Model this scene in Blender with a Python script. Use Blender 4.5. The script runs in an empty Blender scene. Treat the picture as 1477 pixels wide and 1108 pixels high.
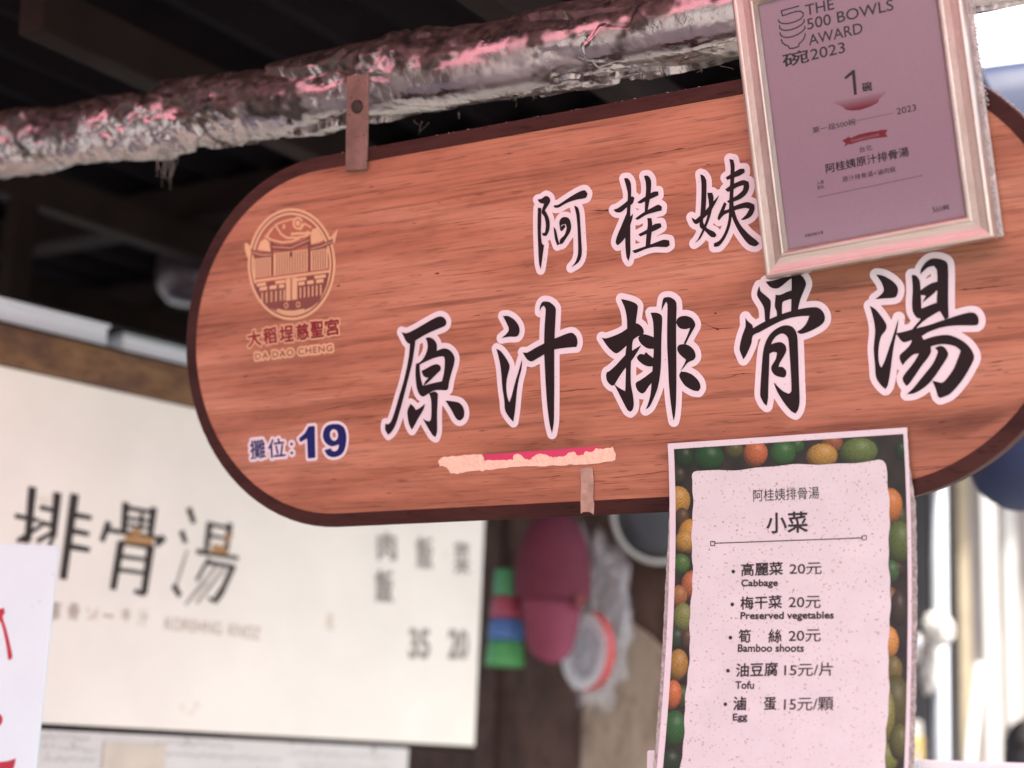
import bpy, bmesh, math, random
import numpy as np
from mathutils import Vector, Matrix, noise

# ------------------------------------------------------------------ camera, sky, sun, exposure
sc = bpy.context.scene
PW, PH, PF = 1477.0, 1108.0, 2400.0                 # photograph size and focal length in its pixels
M = np.array([[0.8612812, 0.0798363, 0.50181757],
              [0.5065098676874333, -0.21365924686048166, -0.8353427380463109],
              [0.04052728827461843, 0.97364053318613, -0.22445856421784563]])
CAM = np.array([1.1213, -2.0150, 1.6112])
mw = Matrix([list(M[i]) + [CAM[i]] for i in range(3)] + [[0, 0, 0, 1]])
cd = bpy.data.cameras.new("camera"); cam = bpy.data.objects.new("camera", cd)
sc.collection.objects.link(cam); cam.matrix_world = mw; sc.camera = cam
cd.sensor_width = 36.0; cd.lens = PF / PW * 36.0
cd.clip_start = 0.05; cd.clip_end = 500.0
cd.dof.use_dof = True; cd.dof.focus_distance = 2.32; cd.dof.aperture_fstop = 2.05; cd.dof.aperture_blades = 0

SUN_DIR = Vector((0.55, -0.22, 0.95)).normalized()   # towards the sun: high on the right, above the awning
w = bpy.data.worlds.new("World"); sc.world = w; w.use_nodes = True
nt = w.node_tree
bg = nt.nodes["Background"]
sky = nt.nodes.new("ShaderNodeTexSky"); sky.sky_type = 'NISHITA'; sky.sun_disc = False
sky.sun_elevation = math.asin(SUN_DIR.z); sky.sun_rotation = math.atan2(SUN_DIR.x, SUN_DIR.y)
sky.air_density = 1.0; sky.dust_density = 4.0; sky.ozone_density = 1.0
nt.links.new(sky.outputs[0], bg.inputs[0]); bg.inputs[1].default_value = 0.15
sl = bpy.data.lights.new("sun", 'SUN'); sl.energy = 3.0; sl.angle = math.radians(3.0); sl.color = (1.0, 0.95, 0.88)
so = bpy.data.objects.new("sun", sl); sc.collection.objects.link(so)
so.rotation_euler = SUN_DIR.to_track_quat('Z', 'Y').to_euler(); so.location = (6, 3, 9)
sc.view_settings.view_transform = 'Standard'; sc.view_settings.look = 'None'
sc.view_settings.gamma = 1.0; sc.view_settings.exposure = 1.45
sc.cycles.use_denoising = True
sc.cycles.max_bounces = 8; sc.cycles.caustics_reflective = False; sc.cycles.caustics_refractive = False

random.seed(7); rng = np.random.default_rng(7)
COL = sc.collection

# ------------------------------------------------------------------ helpers: surfaces the marks lie on
def ray(x, y):
    return M @ np.array([(x - PW/2)/PF, -(y - PH/2)/PF, -1.0])
def at(x, y, depth):
    return CAM + ray(x, y) * depth
class Plane:
    def __init__(s, o, u, v):
        s.o, s.u, s.v = (np.array(a, float) for a in (o, u, v)); s.n = np.cross(s.u, s.v)
    def fwd(s, a, b, h=0.0):
        a = np.asarray(a, float); b = np.asarray(b, float)
        return s.o + a[..., None]*s.u + b[..., None]*s.v + np.asarray(h, float)[..., None]*s.n
    def inv(s, x, y, h=0.0):
        q = ray(x, y); o = s.o + s.n*h
        p = CAM + q*(((o - CAM) @ s.n)/(q @ s.n)) - o
        return np.array([p @ s.u, p @ s.v])
class Bent(Plane):                                     # a hanging sheet that swings forward of its plane
    def __init__(s, o, u, v, e, L, k): super().__init__(o, u, v); s.e, s.L, s.k = e, L, k
    def bend(s, b):
        t = np.maximum(-np.asarray(b, float), 0)/s.L
        return s.e*t**s.k
    def fwd(s, a, b, h=0.0):
        return Plane.fwd(s, a, b, np.asarray(h) + s.bend(b))
    def inv(s, x, y, h=0.0):
        b = 0.0
        for _ in range(30):
            r = Plane.inv(s, x, y, h + float(s.bend(b)))
            b = r[1]
        return r
SO = np.array([0, 0, 2.25])
UU = np.array([1.0, 0, 0]); VV = np.array([0, -0.1908, 0.9816]); VV /= np.linalg.norm(VV)
SIGN = Plane(SO, UU, VV)
NN = SIGN.n

# ------------------------------------------------------------------ helpers: materials
def srgb(r, g, b):
    f = lambda c: (c/255/12.92) if c/255 <= .04045 else ((c/255 + .055)/1.055)**2.4
    return (f(r), f(g), f(b))
MATS = {}
def mat(name, col, rough=.6, metal=0.0, var=0.12, scale=12.0, spec=.5, bump=0.0, bscale=80.0, dots=None, trans=0.0):
    if name in MATS: return MATS[name]
    m = bpy.data.materials.new(name); m.use_nodes = True; MATS[name] = m
    t = m.node_tree; b = t.nodes["Principled BSDF"]
    b.inputs["Roughness"].default_value = rough; b.inputs["Metallic"].default_value = metal
    b.inputs["Specular IOR Level"].default_value = spec
    tc = t.nodes.new("ShaderNodeTexCoord")
    nz = t.nodes.new("ShaderNodeTexNoise"); nz.inputs["Scale"].default_value = scale; nz.inputs["Detail"].default_value = 6
    t.links.new(tc.outputs["Object"], nz.inputs["Vector"])
    rp = t.nodes.new("ShaderNodeValToRGB")
    c0 = [max(0, c*(1-var)) for c in col]; c1 = [min(1, c*(1+var)) for c in col]
    rp.color_ramp.elements[0].position = .3; rp.color_ramp.elements[1].position = .7
    rp.color_ramp.elements[0].color = (*c0, 1); rp.color_ramp.elements[1].color = (*c1, 1)
    t.links.new(nz.outputs[0], rp.inputs[0])
    out = rp.outputs[0]
    if dots:                                          # spatter of small dirt spots: (scale, threshold, colour)
        dsc, dth, dcol = dots
        n2 = t.nodes.new("ShaderNodeTexNoise"); n2.inputs["Scale"].default_value = dsc; n2.inputs["Detail"].default_value = 2
        t.links.new(tc.outputs["Object"], n2.inputs["Vector"])
        r2 = t.nodes.new("ShaderNodeValToRGB")
        r2.color_ramp.elements[0].position = dth; r2.color_ramp.elements[0].color = (0, 0, 0, 1)
        r2.color_ramp.elements[1].position = dth + .05; r2.color_ramp.elements[1].color = (1, 1, 1, 1)
        t.links.new(n2.outputs[0], r2.inputs[0])
        mx = t.nodes.new("ShaderNodeMixRGB"); mx.inputs[2].default_value = (*dcol, 1)
        t.links.new(r2.outputs[0], mx.inputs[0]); t.links.new(out, mx.inputs[1]); out = mx.outputs[0]
    t.links.new(out, b.inputs["Base Color"])
    if bump:
        n3 = t.nodes.new("ShaderNodeTexNoise"); n3.inputs["Scale"].default_value = bscale; n3.inputs["Detail"].default_value = 4
        t.links.new(tc.outputs["Object"], n3.inputs["Vector"])
        bp = t.nodes.new("ShaderNodeBump"); bp.inputs["Strength"].default_value = bump; bp.inputs["Distance"].default_value = .01
        t.links.new(n3.outputs[0], bp.inputs["Height"]); t.links.new(bp.outputs[0], b.inputs["Normal"])
    if trans:
        tl = t.nodes.new("ShaderNodeBsdfTranslucent"); ms = t.nodes.new("ShaderNodeMixShader")
        t.links.new(out, tl.inputs[0]); ms.inputs[0].default_value = trans
        t.links.new(b.outputs[0], ms.inputs[1]); t.links.new(tl.outputs[0], ms.inputs[2])
        t.links.new(ms.outputs[0], t.nodes["Material Output"].inputs[0])
    return m
def attr_mat(name, rough=.5, metal=0.0, spec=.5, attr="print", metal_attr=None):
    m = bpy.data.materials.new(name); m.use_nodes = True; MATS[name] = m
    t = m.node_tree; b = t.nodes["Principled BSDF"]
    a = t.nodes.new("ShaderNodeAttribute"); a.attribute_name = attr
    t.links.new(a.outputs["Color"], b.inputs["Base Color"])
    b.inputs["Roughness"].default_value = rough; b.inputs["Metallic"].default_value = metal
    b.inputs["Specular IOR Level"].default_value = spec
    return m
def grain_mat(name, cols, sx, sz, fx, fz, rough=.5, axis='X', knots=True, spec=.4, bump=.0, fs=.75):
    """streaky wood: broad bands, fine fibres and short dark pores, running along the given axis"""
    m = bpy.data.materials.new(name); m.use_nodes = True; MATS[name] = m
    t = m.node_tree; b = t.nodes["Principled BSDF"]; b.inputs["Roughness"].default_value = rough
    b.inputs["Specular IOR Level"].default_value = spec
    tc = t.nodes.new("ShaderNodeTexCoord")
    def layer(along, across, detail, dist=0.0):
        mp = t.nodes.new("ShaderNodeMapping")
        s = {'X': (along, across, across), 'Y': (across, along, across), 'Z': (across, across, along)}[axis]
        mp.inputs["Scale"].default_value = s
        t.links.new(tc.outputs["Object"], mp.inputs[0])
        n = t.nodes.new("ShaderNodeTexNoise"); n.inputs["Scale"].default_value = 1.0; n.inputs["Detail"].default_value = detail
        n.inputs["Distortion"].default_value = dist
        t.links.new(mp.outputs[0], n.inputs["Vector"]); return n.outputs[0]
    def ramp(src, stops):
        r = t.nodes.new("ShaderNodeValToRGB"); e = r.color_ramp.elements
        while len(e) < len(stops): e.new(.5)
        for k, (p, c) in enumerate(stops): e[k].position = p; e[k].color = (*c, 1)
        t.links.new(src, r.inputs[0]); return r.outputs[0]
    def mix(kind, fac, a, c):
        x = t.nodes.new("ShaderNodeMixRGB"); x.blend_type = kind; x.inputs[0].default_value = fac
        t.links.new(a, x.inputs[1]); t.links.new(c, x.inputs[2]); return x.outputs[0]
    base = ramp(layer(sx, sz, 6, .6), [(.30, cols[0]), (.5, cols[1]), (.72, cols[2])])
    fine = ramp(layer(fx, fz, 4), [(.30, (.62, .60, .58)), (.55, (1, 1, 1))])
    out = mix('MULTIPLY', fs, base, fine)
    pores = ramp(layer(fx*3.0, fz*2.2, 2), [(.60, (1, 1, 1)), (.70, (.48, .40, .38))])
    out = mix('MULTIPLY', fs + .05, out, pores)
    if knots:
        bl = ramp(layer(sx*3.2, sz*.75, 5, 1.0), [(.32, (.66, .58, .54)), (.55, (1, 1, 1))])
        out = mix('MULTIPLY', .55, out, bl)
        lg = ramp(layer(sx*1.3, sz*5.5, 3, .4), [(.33, (.50, .42, .38)), (.40, (1, 1, 1))])
        out = mix('MULTIPLY', .55, out, lg)
        kn = ramp(layer(sx*1.7, sz*.9, 3, 1.4), [(.26, (.42, .34, .32)), (.36, (1, 1, 1))])
        out = mix('MULTIPLY', .85, out, kn)
    t.links.new(out, b.inputs["Base Color"])
    if bump:
        bp = t.nodes.new("ShaderNodeBump"); bp.inputs["Strength"].default_value = bump; bp.inputs["Distance"].default_value = .004
        t.links.new(out, bp.inputs["Height"]); t.links.new(bp.outputs[0], b.inputs["Normal"])
    return m

# ------------------------------------------------------------------ helpers: objects
def thing(name, label, cat, loc, group=None, kind=None):
    o = bpy.data.objects.new(name, None); COL.objects.link(o); o.empty_display_size = .05
    o.location = Vector(loc); o["label"] = label; o["category"] = cat
    if group: o["group"] = group
    if kind: o["kind"] = kind
    return o
def root_loc(p):
    v = Vector((0, 0, 0))
    while p is not None: v = v + p.location; p = p.parent
    return v
def obj(name, verts, faces, m, parent=None, smooth=False, col=None, mi=None, label=None):
    """one mesh object; verts in world space"""
    me = bpy.data.meshes.new(name)
    off = np.array(root_loc(parent)) if parent is not None else np.zeros(3)
    V = np.asarray(verts, float) - off
    me.from_pydata(V.tolist(), [], [tuple(int(i) for i in f) for f in faces]); me.validate()
    for mm in (m if isinstance(m, (list, tuple)) else [m]): me.materials.append(mm)
    if mi is not None: me.polygons.foreach_set("material_index", mi)
    if smooth: me.polygons.foreach_set("use_smooth", [True]*len(me.polygons))
    if col is not None:
        a = me.color_attributes.new("print", 'FLOAT_COLOR', 'POINT')
        a.data.foreach_set("color", np.c_[col, np.ones(len(col))].astype(np.float32).ravel())
    me.update()
    o = bpy.data.objects.new(name, me); COL.objects.link(o)
    if parent is not None: o.parent = parent
    if label: o["label"] = label
    return o
def tag(o, label, cat, group=None):
    o["label"] = label; o["category"] = cat
    if group: o["group"] = group
    return o
def rebase(o, loc=None):
    """put a single-mesh thing's origin at its base"""
    me = o.data; n = len(me.vertices); c = np.empty(n*3); me.vertices.foreach_get("co", c); c = c.reshape(-1, 3)
    l = np.array(loc) if loc is not None else np.array([*(c[:, :2].max(0)+c[:, :2].min(0))/2, c[:, 2].min()])
    me.vertices.foreach_set("co", (c - l).ravel()); o.location = Vector(l); me.update(); return o
def struct(o): o["kind"] = "structure"; return o
class MB:
    """mesh collector"""
    def __init__(s): s.v, s.f, s.m = [], [], []
    def add(s, v, f, mi=0):
        k = len(s.v); s.v += [tuple(x) for x in np.asarray(v, float)]; s.f += [tuple(i + k for i in q) for q in f]; s.m += [mi]*len(f); return s
    def box(s, c, size, ax=None, bev=0.0, mi=0):
        ax = np.eye(3) if ax is None else np.asarray(ax, float)      # rows are the box axes
        bm = bmesh.new(); bmesh.ops.create_cube(bm, size=1.0)
        for q in bm.verts: q.co = Vector((q.co.x*size[0], q.co.y*size[1], q.co.z*size[2]))
        if bev: bmesh.ops.bevel(bm, geom=bm.edges[:], offset=bev, segments=2, affect='EDGES', profile=.5)
        bm.verts.index_update()
        P = np.array([q.co[:] for q in bm.verts]) @ ax + np.array(c)
        F = [[q.index for q in f.verts] for f in bm.faces]; bm.free()
        return s.add(P, F, mi)
    def tube(s, pts, rads, n=16, mi=0, cap=True):
        pts = [np.array(p, float) for p in pts]; rads = [rads]*len(pts) if np.isscalar(rads) else rads
        V = []
        up = None
        for i, p in enumerate(pts):
            d = pts[min(i+1, len(pts)-1)] - pts[max(i-1, 0)]; d /= np.linalg.norm(d) + 1e-12
            if up is None:
                up = np.array([0, 0, 1.0]) if abs(d[2]) < .9 else np.array([1.0, 0, 0])
            a = np.cross(up, d); a /= np.linalg.norm(a); b = np.cross(d, a); up = b
            for k in range(n):
                th = 2*math.pi*k/n; V.append(p + rads[i]*(a*math.cos(th) + b*math.sin(th)))
        Fc = []
        for i in range(len(pts)-1):
            for k in range(n):
                Fc.append((i*n+k, i*n+(k+1) % n, (i+1)*n+(k+1) % n, (i+1)*n+k))
        if cap: Fc.append(tuple(range(n))[::-1]); Fc.append(tuple((len(pts)-1)*n+k for k in range(n)))
        return s.add(V, Fc, mi)
    def lathe(s, c, prof, ax=(0, 0, 1), n=32, mi=0):
        """prof: (radius, height) pairs about the axis"""
        ax = np.array(ax, float); ax /= np.linalg.norm(ax)
        a = np.cross(ax, [0, 1, 0.0]) if abs(ax[1]) < .9 else np.cross(ax, [1, 0, 0.0]); a /= np.linalg.norm(a); b = np.cross(ax, a)
        V = []; Fc = []
        for r, h in prof:
            for k in range(n):
                th = 2*math.pi*k/n; V.append(np.array(c) + ax*h + r*(a*math.cos(th) + b*math.sin(th)))
        for i in range(len(prof)-1):
            for k in range(n): Fc.append((i*n+k, i*n+(k+1) % n, (i+1)*n+(k+1) % n, (i+1)*n+k))
        return s.add(V, Fc, mi)
    def obj(s, name, m, parent=None, smooth=False, label=None):
        return obj(name, s.v, s.f, m, parent, smooth, mi=s.m if isinstance(m, (list, tuple)) else None, label=label)

# ------------------------------------------------------------------ helpers: flat printed shapes
def spline(pts, sub=4, corner=math.radians(62)):
    """closed outline through pts, smoothed except where it turns sharply"""
    P = np.array(pts, float); n = len(P); out = []
    sharp = []
    for i in range(n):
        a = P[i] - P[i-1]; b = P[(i+1) % n] - P[i]
        ang = abs(math.atan2(a[0]*b[1] - a[1]*b[0], a @ b)); sharp.append(ang > corner)
    T = []
    for i in range(n):
        T.append((P[(i+1) % n] - P[i-1])/2)
    for i in range(n):
        j = (i+1) % n; d = P[j] - P[i]
        t0 = d if sharp[i] else T[i]; t1 = d if sharp[j] else T[j]
        L = np.linalg.norm(d)
        for q, o in ((t0, 0), (t1, 1)):
            l = np.linalg.norm(q)
            if l > L: 
                if o: t1 = q*L/l
                else: t0 = q*L/l
        for k in range(sub):
            s = k/sub
            out.append((2*s**3-3*s*s+1)*P[i] + (s**3-2*s*s+s)*t0 + (-2*s**3+3*s*s)*P[j] + (s**3-s*s)*t1)
    return np.array(out)
def segs_of(poly):
    P = np.asarray(poly); return np.c_[P, np.roll(P, -1, 0)]
def sdf_grid(groups, step, pad):
    """signed distance (negative inside) to the union of shapes, each a list of segments filled even-odd"""
    A = np.concatenate(groups); lo = np.minimum(A[:, :2].min(0), A[:, 2:].min(0)) - pad; hi = np.maximum(A[:, :2].max(0), A[:, 2:].max(0)) + pad
    nx, ny = int((hi[0]-lo[0])/step)+2, int((hi[1]-lo[1])/step)+2
    X, Y = np.meshgrid(lo[0] + np.arange(nx)*step, lo[1] + np.arange(ny)*step)
    best = np.full(X.shape, 1e9)
    for S in groups:
        D = np.full(X.shape, 1e9); ins = np.zeros(X.shape, bool)
        for x0, y0, x1, y1 in S:
            dx, dy = x1-x0, y1-y0; L = dx*dx + dy*dy + 1e-18
            t = np.clip(((X-x0)*dx + (Y-y0)*dy)/L, 0, 1)
            np.minimum(D, (X-x0-t*dx)**2 + (Y-y0-t*dy)**2, out=D)
            if y0 != y1:
                rows = (Y[:, 0] >= min(y0, y1)) & (Y[:, 0] < max(y0, y1))
                if rows.any():
                    xc = x0 + (Y[rows, 0]-y0)/dy*dx
                    ins[rows] ^= X[rows] < xc[:, None]
        D = np.sqrt(D); D[ins] *= -1
        np.minimum(best, D, out=best)
    return best, lo, step
def contour(G, lo, step, level):
    """closed outlines of G < level"""
    g = G - level; g[np.abs(g) < 1e-9] = 1e-9
    g[0, :] = g[-1, :] = np.maximum(g[0, :], 1e-6); g[:, 0] = g[:, -1] = 1e-3
    g[0, :] = g[-1, :] = 1e-3
    ins = g < 0
    code = ins[:-1, :-1]*1 + ins[:-1, 1:]*2 + ins[1:, 1:]*4 + ins[1:, :-1]*8
    nxt = {}; pt = {}
    def edge(i, j, e):
        a, b = {0: ((i, j), (i, j+1)), 1: ((i, j+1), (i+1, j+1)), 2: ((i+1, j), (i+1, j+1)), 3: ((i, j), (i+1, j))}[e]
        k = (a, b)
        if k not in pt:
            t = g[a]/(g[a]-g[b])
            pt[k] = (lo[0] + (a[1] + (b[1]-a[1])*t)*step, lo[1] + (a[0] + (b[0]-a[0])*t)*step)
        return k
    tab = {1: [(3, 0)], 2: [(0, 1)], 3: [(3, 1)], 4: [(1, 2)], 5: [(3, 2), (1, 0)], 6: [(0, 2)], 7: [(3, 2)], 8: [(2, 3)], 9: [(2, 0)],
           10: [(0, 3), (2, 1)], 11: [(2, 1)], 12: [(1, 3)], 13: [(1, 0)], 14: [(0, 3)]}
    for i, j in zip(*np.nonzero((code > 0) & (code < 15))):
        for a, b in tab[int(code[i, j])]:
            nxt[edge(i, j, a)] = edge(i, j, b)
    loops = []
    while nxt:
        k0, k = next(iter(nxt.items())); del nxt[k0]; L = [pt[k0]]
        while k != k0 and k in nxt:
            L.append(pt[k]); k = nxt.pop(k)
        L = np.array(L)
        if len(L) > 5: loops.append(simplify(L, step*.18))
    return loops
def simplify(L, tol):
    keep = [0]; i = 0; n = len(L)
    while i < n-1:
        j = i+2; last = i+1
        while j < n and j - i < 14:
            a, b = L[i], L[j]; d = b-a; l = np.linalg.norm(d)+1e-12
            q = L[i+1:j]-a
            if np.abs(q[:, 0]*d[1]-q[:, 1]*d[0]).max()/l > tol: break
            last = j; j += 1
        i = last; keep.append(i)
    if keep[-1] == n-1 and np.linalg.norm(L[-1]-L[0]) < 1e-9: keep.pop()
    return L[keep]
def fill(loops):
    cu = bpy.data.curves.new("tmp", 'CURVE'); cu.dimensions = '2D'; cu.fill_mode = 'BOTH'
    for L in loops:
        if len(L) < 3: continue
        s = cu.splines.new('POLY'); s.points.add(len(L)-1); s.use_cyclic_u = True
        s.points.foreach_set("co", np.c_[L*100, np.zeros(len(L)), np.ones(len(L))].ravel())
    o = bpy.data.objects.new("tmp", cu); COL.objects.link(o)
    me = o.evaluated_get(bpy.context.evaluated_depsgraph_get()).to_mesh()
    V = np.array([q.co[:2] for q in me.vertices]).reshape(-1, 2)/100; Fc = [tuple(p.vertices) for p in me.polygons]
    bpy.data.objects.remove(o); bpy.data.curves.remove(cu)
    return V, Fc
_glyph = {}
def text_mesh(body, offset=0.0, spacing=1.0):
    k = (body, offset, spacing)
    if k not in _glyph:
        cu = bpy.data.curves.new("tmp", 'FONT'); cu.body = body; cu.size = 1.0; cu.offset = offset; cu.resolution_u = 4; cu.space_character = spacing
        o = bpy.data.objects.new("tmp", cu); COL.objects.link(o)
        me = o.evaluated_get(bpy.context.evaluated_depsgraph_get()).to_mesh()
        V = np.array([q.co[:2] for q in me.vertices]).reshape(-1, 2); Fc = [tuple(p.vertices) for p in me.polygons]
        bpy.data.objects.remove(o); bpy.data.curves.remove(cu)
        _glyph[k] = (V, Fc)
    return _glyph[k]
def place_text(S, body, A, B, hpx, offset=0.0, spacing=1.0):
    """text whose box runs from photo point A (left bottom) to B (right bottom), hpx tall, on surface S"""
    V, Fc = text_mesh(body, offset, spacing)
    a, b = S.inv(*A), S.inv(*B); mid = ((A[0]+B[0])/2, (A[1]+B[1])/2)
    c, d = S.inv(*mid), S.inv(mid[0], mid[1]-hpx)
    e = b - a; up = np.array([-e[1], e[0]])/np.linalg.norm(e); hh = (d - c) @ up
    lo, hi = V.min(0), V.max(0); q = (V - lo)/(hi - lo)
    return a + q[:, :1]*e + q[:, 1:]*hh*up, Fc
def boundary(V, Fc):
    cnt = {}
    for f in Fc:
        for i in range(len(f)):
            a, b = f[i], f[(i+1) % len(f)]
            cnt[(a, b)] = cnt.get((a, b), 0) + 1
    S = [(*V[a], *V[b]) for (a, b) in cnt if (b, a) not in cnt]
    return np.array(S)
def lift(S, V, h): return S.fwd(V[:, 0], V[:, 1], np.full(len(V), h))
def write(name, S, m, parent, items, h):
    """items: (body, A, B, hpx, offset[, spacing]) all in one mesh"""
    for it in items:
        V, Fc = bold_text(S, *it); o = obj(name, lift(S, V, h), Fc, m, parent)
    return o
def bold_text(S, body, A, B, hpx, weight=0.0, spacing=1.0):
    """text thickened by weight (a share of its height), outlines kept clean"""
    V, Fc = place_text(S, body, A, B, hpx, 0.0, spacing)
    if weight <= 0: return V, Fc
    e = S.inv(*A); f = S.inv(A[0], A[1]-hpx); hh = np.linalg.norm(f-e); wgt = weight*hh
    segs = boundary(V, Fc); step = hh/64; pad = wgt*3 + 3*step; out = []; FF = []
    x0, x1 = V[:, 0].min(), V[:, 0].max()
    return fill(contour(*sdf_grid([segs], step, pad), wgt))
def zpoly(S, pts, z, smooth=True, sub=4):
    """outline read in a zoomed crop (x0, y0, scale) -> surface coordinates"""
    P = np.array([S.inv(z[0] + x/z[2], z[1] + y/z[2]) for x, y in pts])
    return spline(P, sub) if smooth else P
def line_poly(S, p, q, wpx):
    a, b = S.inv(*p), S.inv(*q); d = (b-a)/np.linalg.norm(b-a); nn = np.array([-d[1], d[0]])*wpx
    return np.array([a-nn, b-nn, b+nn, a+nn])
def stroke_segs(S, pts, wpx, z=(0, 0, 1)):
    """thick open line -> list of capsule-ish polygons (one group each)"""
    P = [np.array(S.inv(z[0] + x/z[2], z[1] + y/z[2])) for x, y in pts]; out = []
    for a, b in zip(P[:-1], P[1:]):
        d = b-a; l = np.linalg.norm(d)+1e-9; th = math.atan2(d[1], d[0])
        arc = [b + wpx*np.array([math.cos(th+t), math.sin(th+t)]) for t in np.linspace(-math.pi/2, math.pi/2, 7)] + \
              [a + wpx*np.array([math.cos(th+t), math.sin(th+t)]) for t in np.linspace(math.pi/2, 3*math.pi/2, 7)]
        out.append(segs_of(np.array(arc)))
    return out

# ------------------------------------------------------------------ setting: ground, roof, walls
m_ground = mat("grey_paving", (.30, .29, .28), .85, var=.2, scale=2.0, bump=.2, bscale=30)
struct(obj("ground", [(-60, -60, 0), (60, -60, 0), (60, 60, 0), (-60, 60, 0)], [(0, 1, 2, 3)], m_ground))
m_dark = mat("near_black_wood", (.020, .014, .012), .85, var=.35, scale=6, spec=.15)
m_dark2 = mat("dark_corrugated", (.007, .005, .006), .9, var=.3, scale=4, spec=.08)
mb = MB()                                              # corrugated stall roof, sloping up away from the street
RX0, RX1, RY0, RY1 = -5.0, 0.05, -0.46, 7.5
roofz = lambda y: 3.02 + (y-RY0)*.05
nx = 150
V = []; Fc = []
for k in range(nx+1):
    x = RX0 + (RX1-RX0)*k/nx
    dz = .02*math.sin(k*math.pi/2.5)
    V += [(x, RY0, roofz(RY0)+dz), (x, RY1, roofz(RY1)+dz), (x, RY0, roofz(RY0)+dz+.01), (x, RY1, roofz(RY1)+dz+.01)]
for k in range(nx):
    a = 4*k; Fc += [(a, a+1, a+5, a+4), (a+2, a+6, a+7, a+3), (a, a+4, a+6, a+2), (a+1, a+3, a+7, a+5)]
roof = thing("stall_roof", "dark corrugated roof over the stalls behind the hanging sign", "roof", (-2, 3, 3.04))
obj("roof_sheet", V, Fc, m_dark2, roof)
m_raft = mat("dull_brown_rafter", (.016, .010, .008), .8, var=.35, scale=5, spec=.15)
for i, y in enumerate((1.15, 1.9, 2.75, 3.7, 4.8, 6.0)):
    b = MB().box(((RX0+RX1)/2, y, roofz(y)-.075), (RX1-RX0, .09, .10), bev=.006)
    b.obj("purlin", m_raft, roof)
for x in (-3.4, -2.6, -1.8, -1.0, -.25):
    ax = np.array([[1, 0, 0], [0, 1, .05], [0, -.05, 1]])
    MB().box((x, (RY0+RY1)/2 + .3, roofz((RY0+RY1)/2 + .3)-.17), (.06, RY1-RY0, .09), ax, bev=.005).obj("rafter", m_raft, roof)
# dim back wall of the market shed
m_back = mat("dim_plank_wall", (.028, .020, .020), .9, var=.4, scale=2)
bw = MB()
for k in range(30):
    bw.box((-4.9 + k*.2, 7.6, 1.75), (.197, .05 + .012*(k % 3), 3.5), bev=.004)
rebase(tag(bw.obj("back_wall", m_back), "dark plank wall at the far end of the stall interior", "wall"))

# ------------------------------------------------------------------ pink awning over the street, out of the photo but lighting and mirrored in it
m_awn = mat("pink_awning_cloth", (.80, .35, .42), .8, var=.05, scale=3, trans=.55)
aw = thing("awning", "pink cloth awning stretched over the lane in front of the sign", "awning", (0, -2, 3.2))
V = []; Fc = []; ny, nxx = 24, 30
for j in range(ny+1):
    for i in range(nxx+1):
        x = -3.0 + 4.7*i/nxx; y = -3.9 + 4.0*j/ny
        V.append((x, y, 3.16 + .10*(y+3.9)/4.0 - .05*math.sin(math.pi*j/ny) + .02*math.sin(i*math.pi/5)))
for j in range(ny):
    for i in range(nxx):
        a = j*(nxx+1)+i; Fc.append((a, a+1, a+nxx+2, a+nxx+1))
obj("awning_cloth", V, Fc, m_awn, aw, True)
m_cur = mat("dark_maroon_canvas", (.05, .022, .022), .9, var=.2)  # unseen curtain, added to keep light off the sign's left end
V = []; Fc = []
for j in range(9):
    for i in range(31):
        y = -3.7 + 2.5*i/30; V.append((-1.75 + .05*math.sin(i*.9), y, 3.1 - 2.3*j/8))
for j in range(8):
    for i in range(30): a = j*31+i; Fc.append((a, a+1, a+32, a+31))
obj("added_shade_curtain", V, Fc, m_cur, aw, True)
for y in (-3.9, .08):
    MB().tube([(-3.0, y, 3.13 + .10*(y+3.9)/4.0), (1.7, y, 3.13 + .10*(y+3.9)/4.0)], .02, 10).obj("awning_pole", m_raft, aw, True)

# ------------------------------------------------------------------ the hanging sign
sign = thing("stall_sign", "rounded wood-print sign with black brush characters hanging under the foil pipe", "sign", (0, .03, 1.955))
HR, HA, HW, TH = .270, .4272, .0213, .030
def stadium(R, a=HA, n=40):
    P = [(a + R*math.cos(t), R*math.sin(t)) for t in np.linspace(-math.pi/2, math.pi/2, n)]
    P += [(-a + R*math.cos(t), R*math.sin(t)) for t in np.linspace(math.pi/2, 3*math.pi/2, n)]
    return np.array(P)
m_face = grain_mat("wood_print", [(.27, .100, .054), (.46, .182, .103), (.57, .268, .166)], 1.5, 15, 7, 230, rough=.42, spec=.35)
m_rim = grain_mat("dark_brown_rim", [(.034, .011, .009), (.052, .017, .013), (.066, .024, .018)], 4, 10, 12, 90, rough=.5, knots=False, spec=.16)
S0 = stadium(HR); n0 = len(S0)
rings = [(HR, 0.0), (HR + .0006, .0012), (HR + HW - .0025, .0012), (HR + HW - .0007, .0005), (HR + HW, -.0016), (HR + HW, -TH), (HR, -TH)]
V = np.concatenate([lift(SIGN, stadium(r), h) for r, h in rings]); Fc = []
for k in range(len(rings)-1):
    for i in range(n0): Fc.append((k*n0+i, k*n0+(i+1) % n0, (k+1)*n0+(i+1) % n0, (k+1)*n0+i))
Fc.append(tuple((len(rings)-1)*n0 + i for i in range(n0))[::-1])
obj("rim", V, Fc, m_rim, sign)
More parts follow.
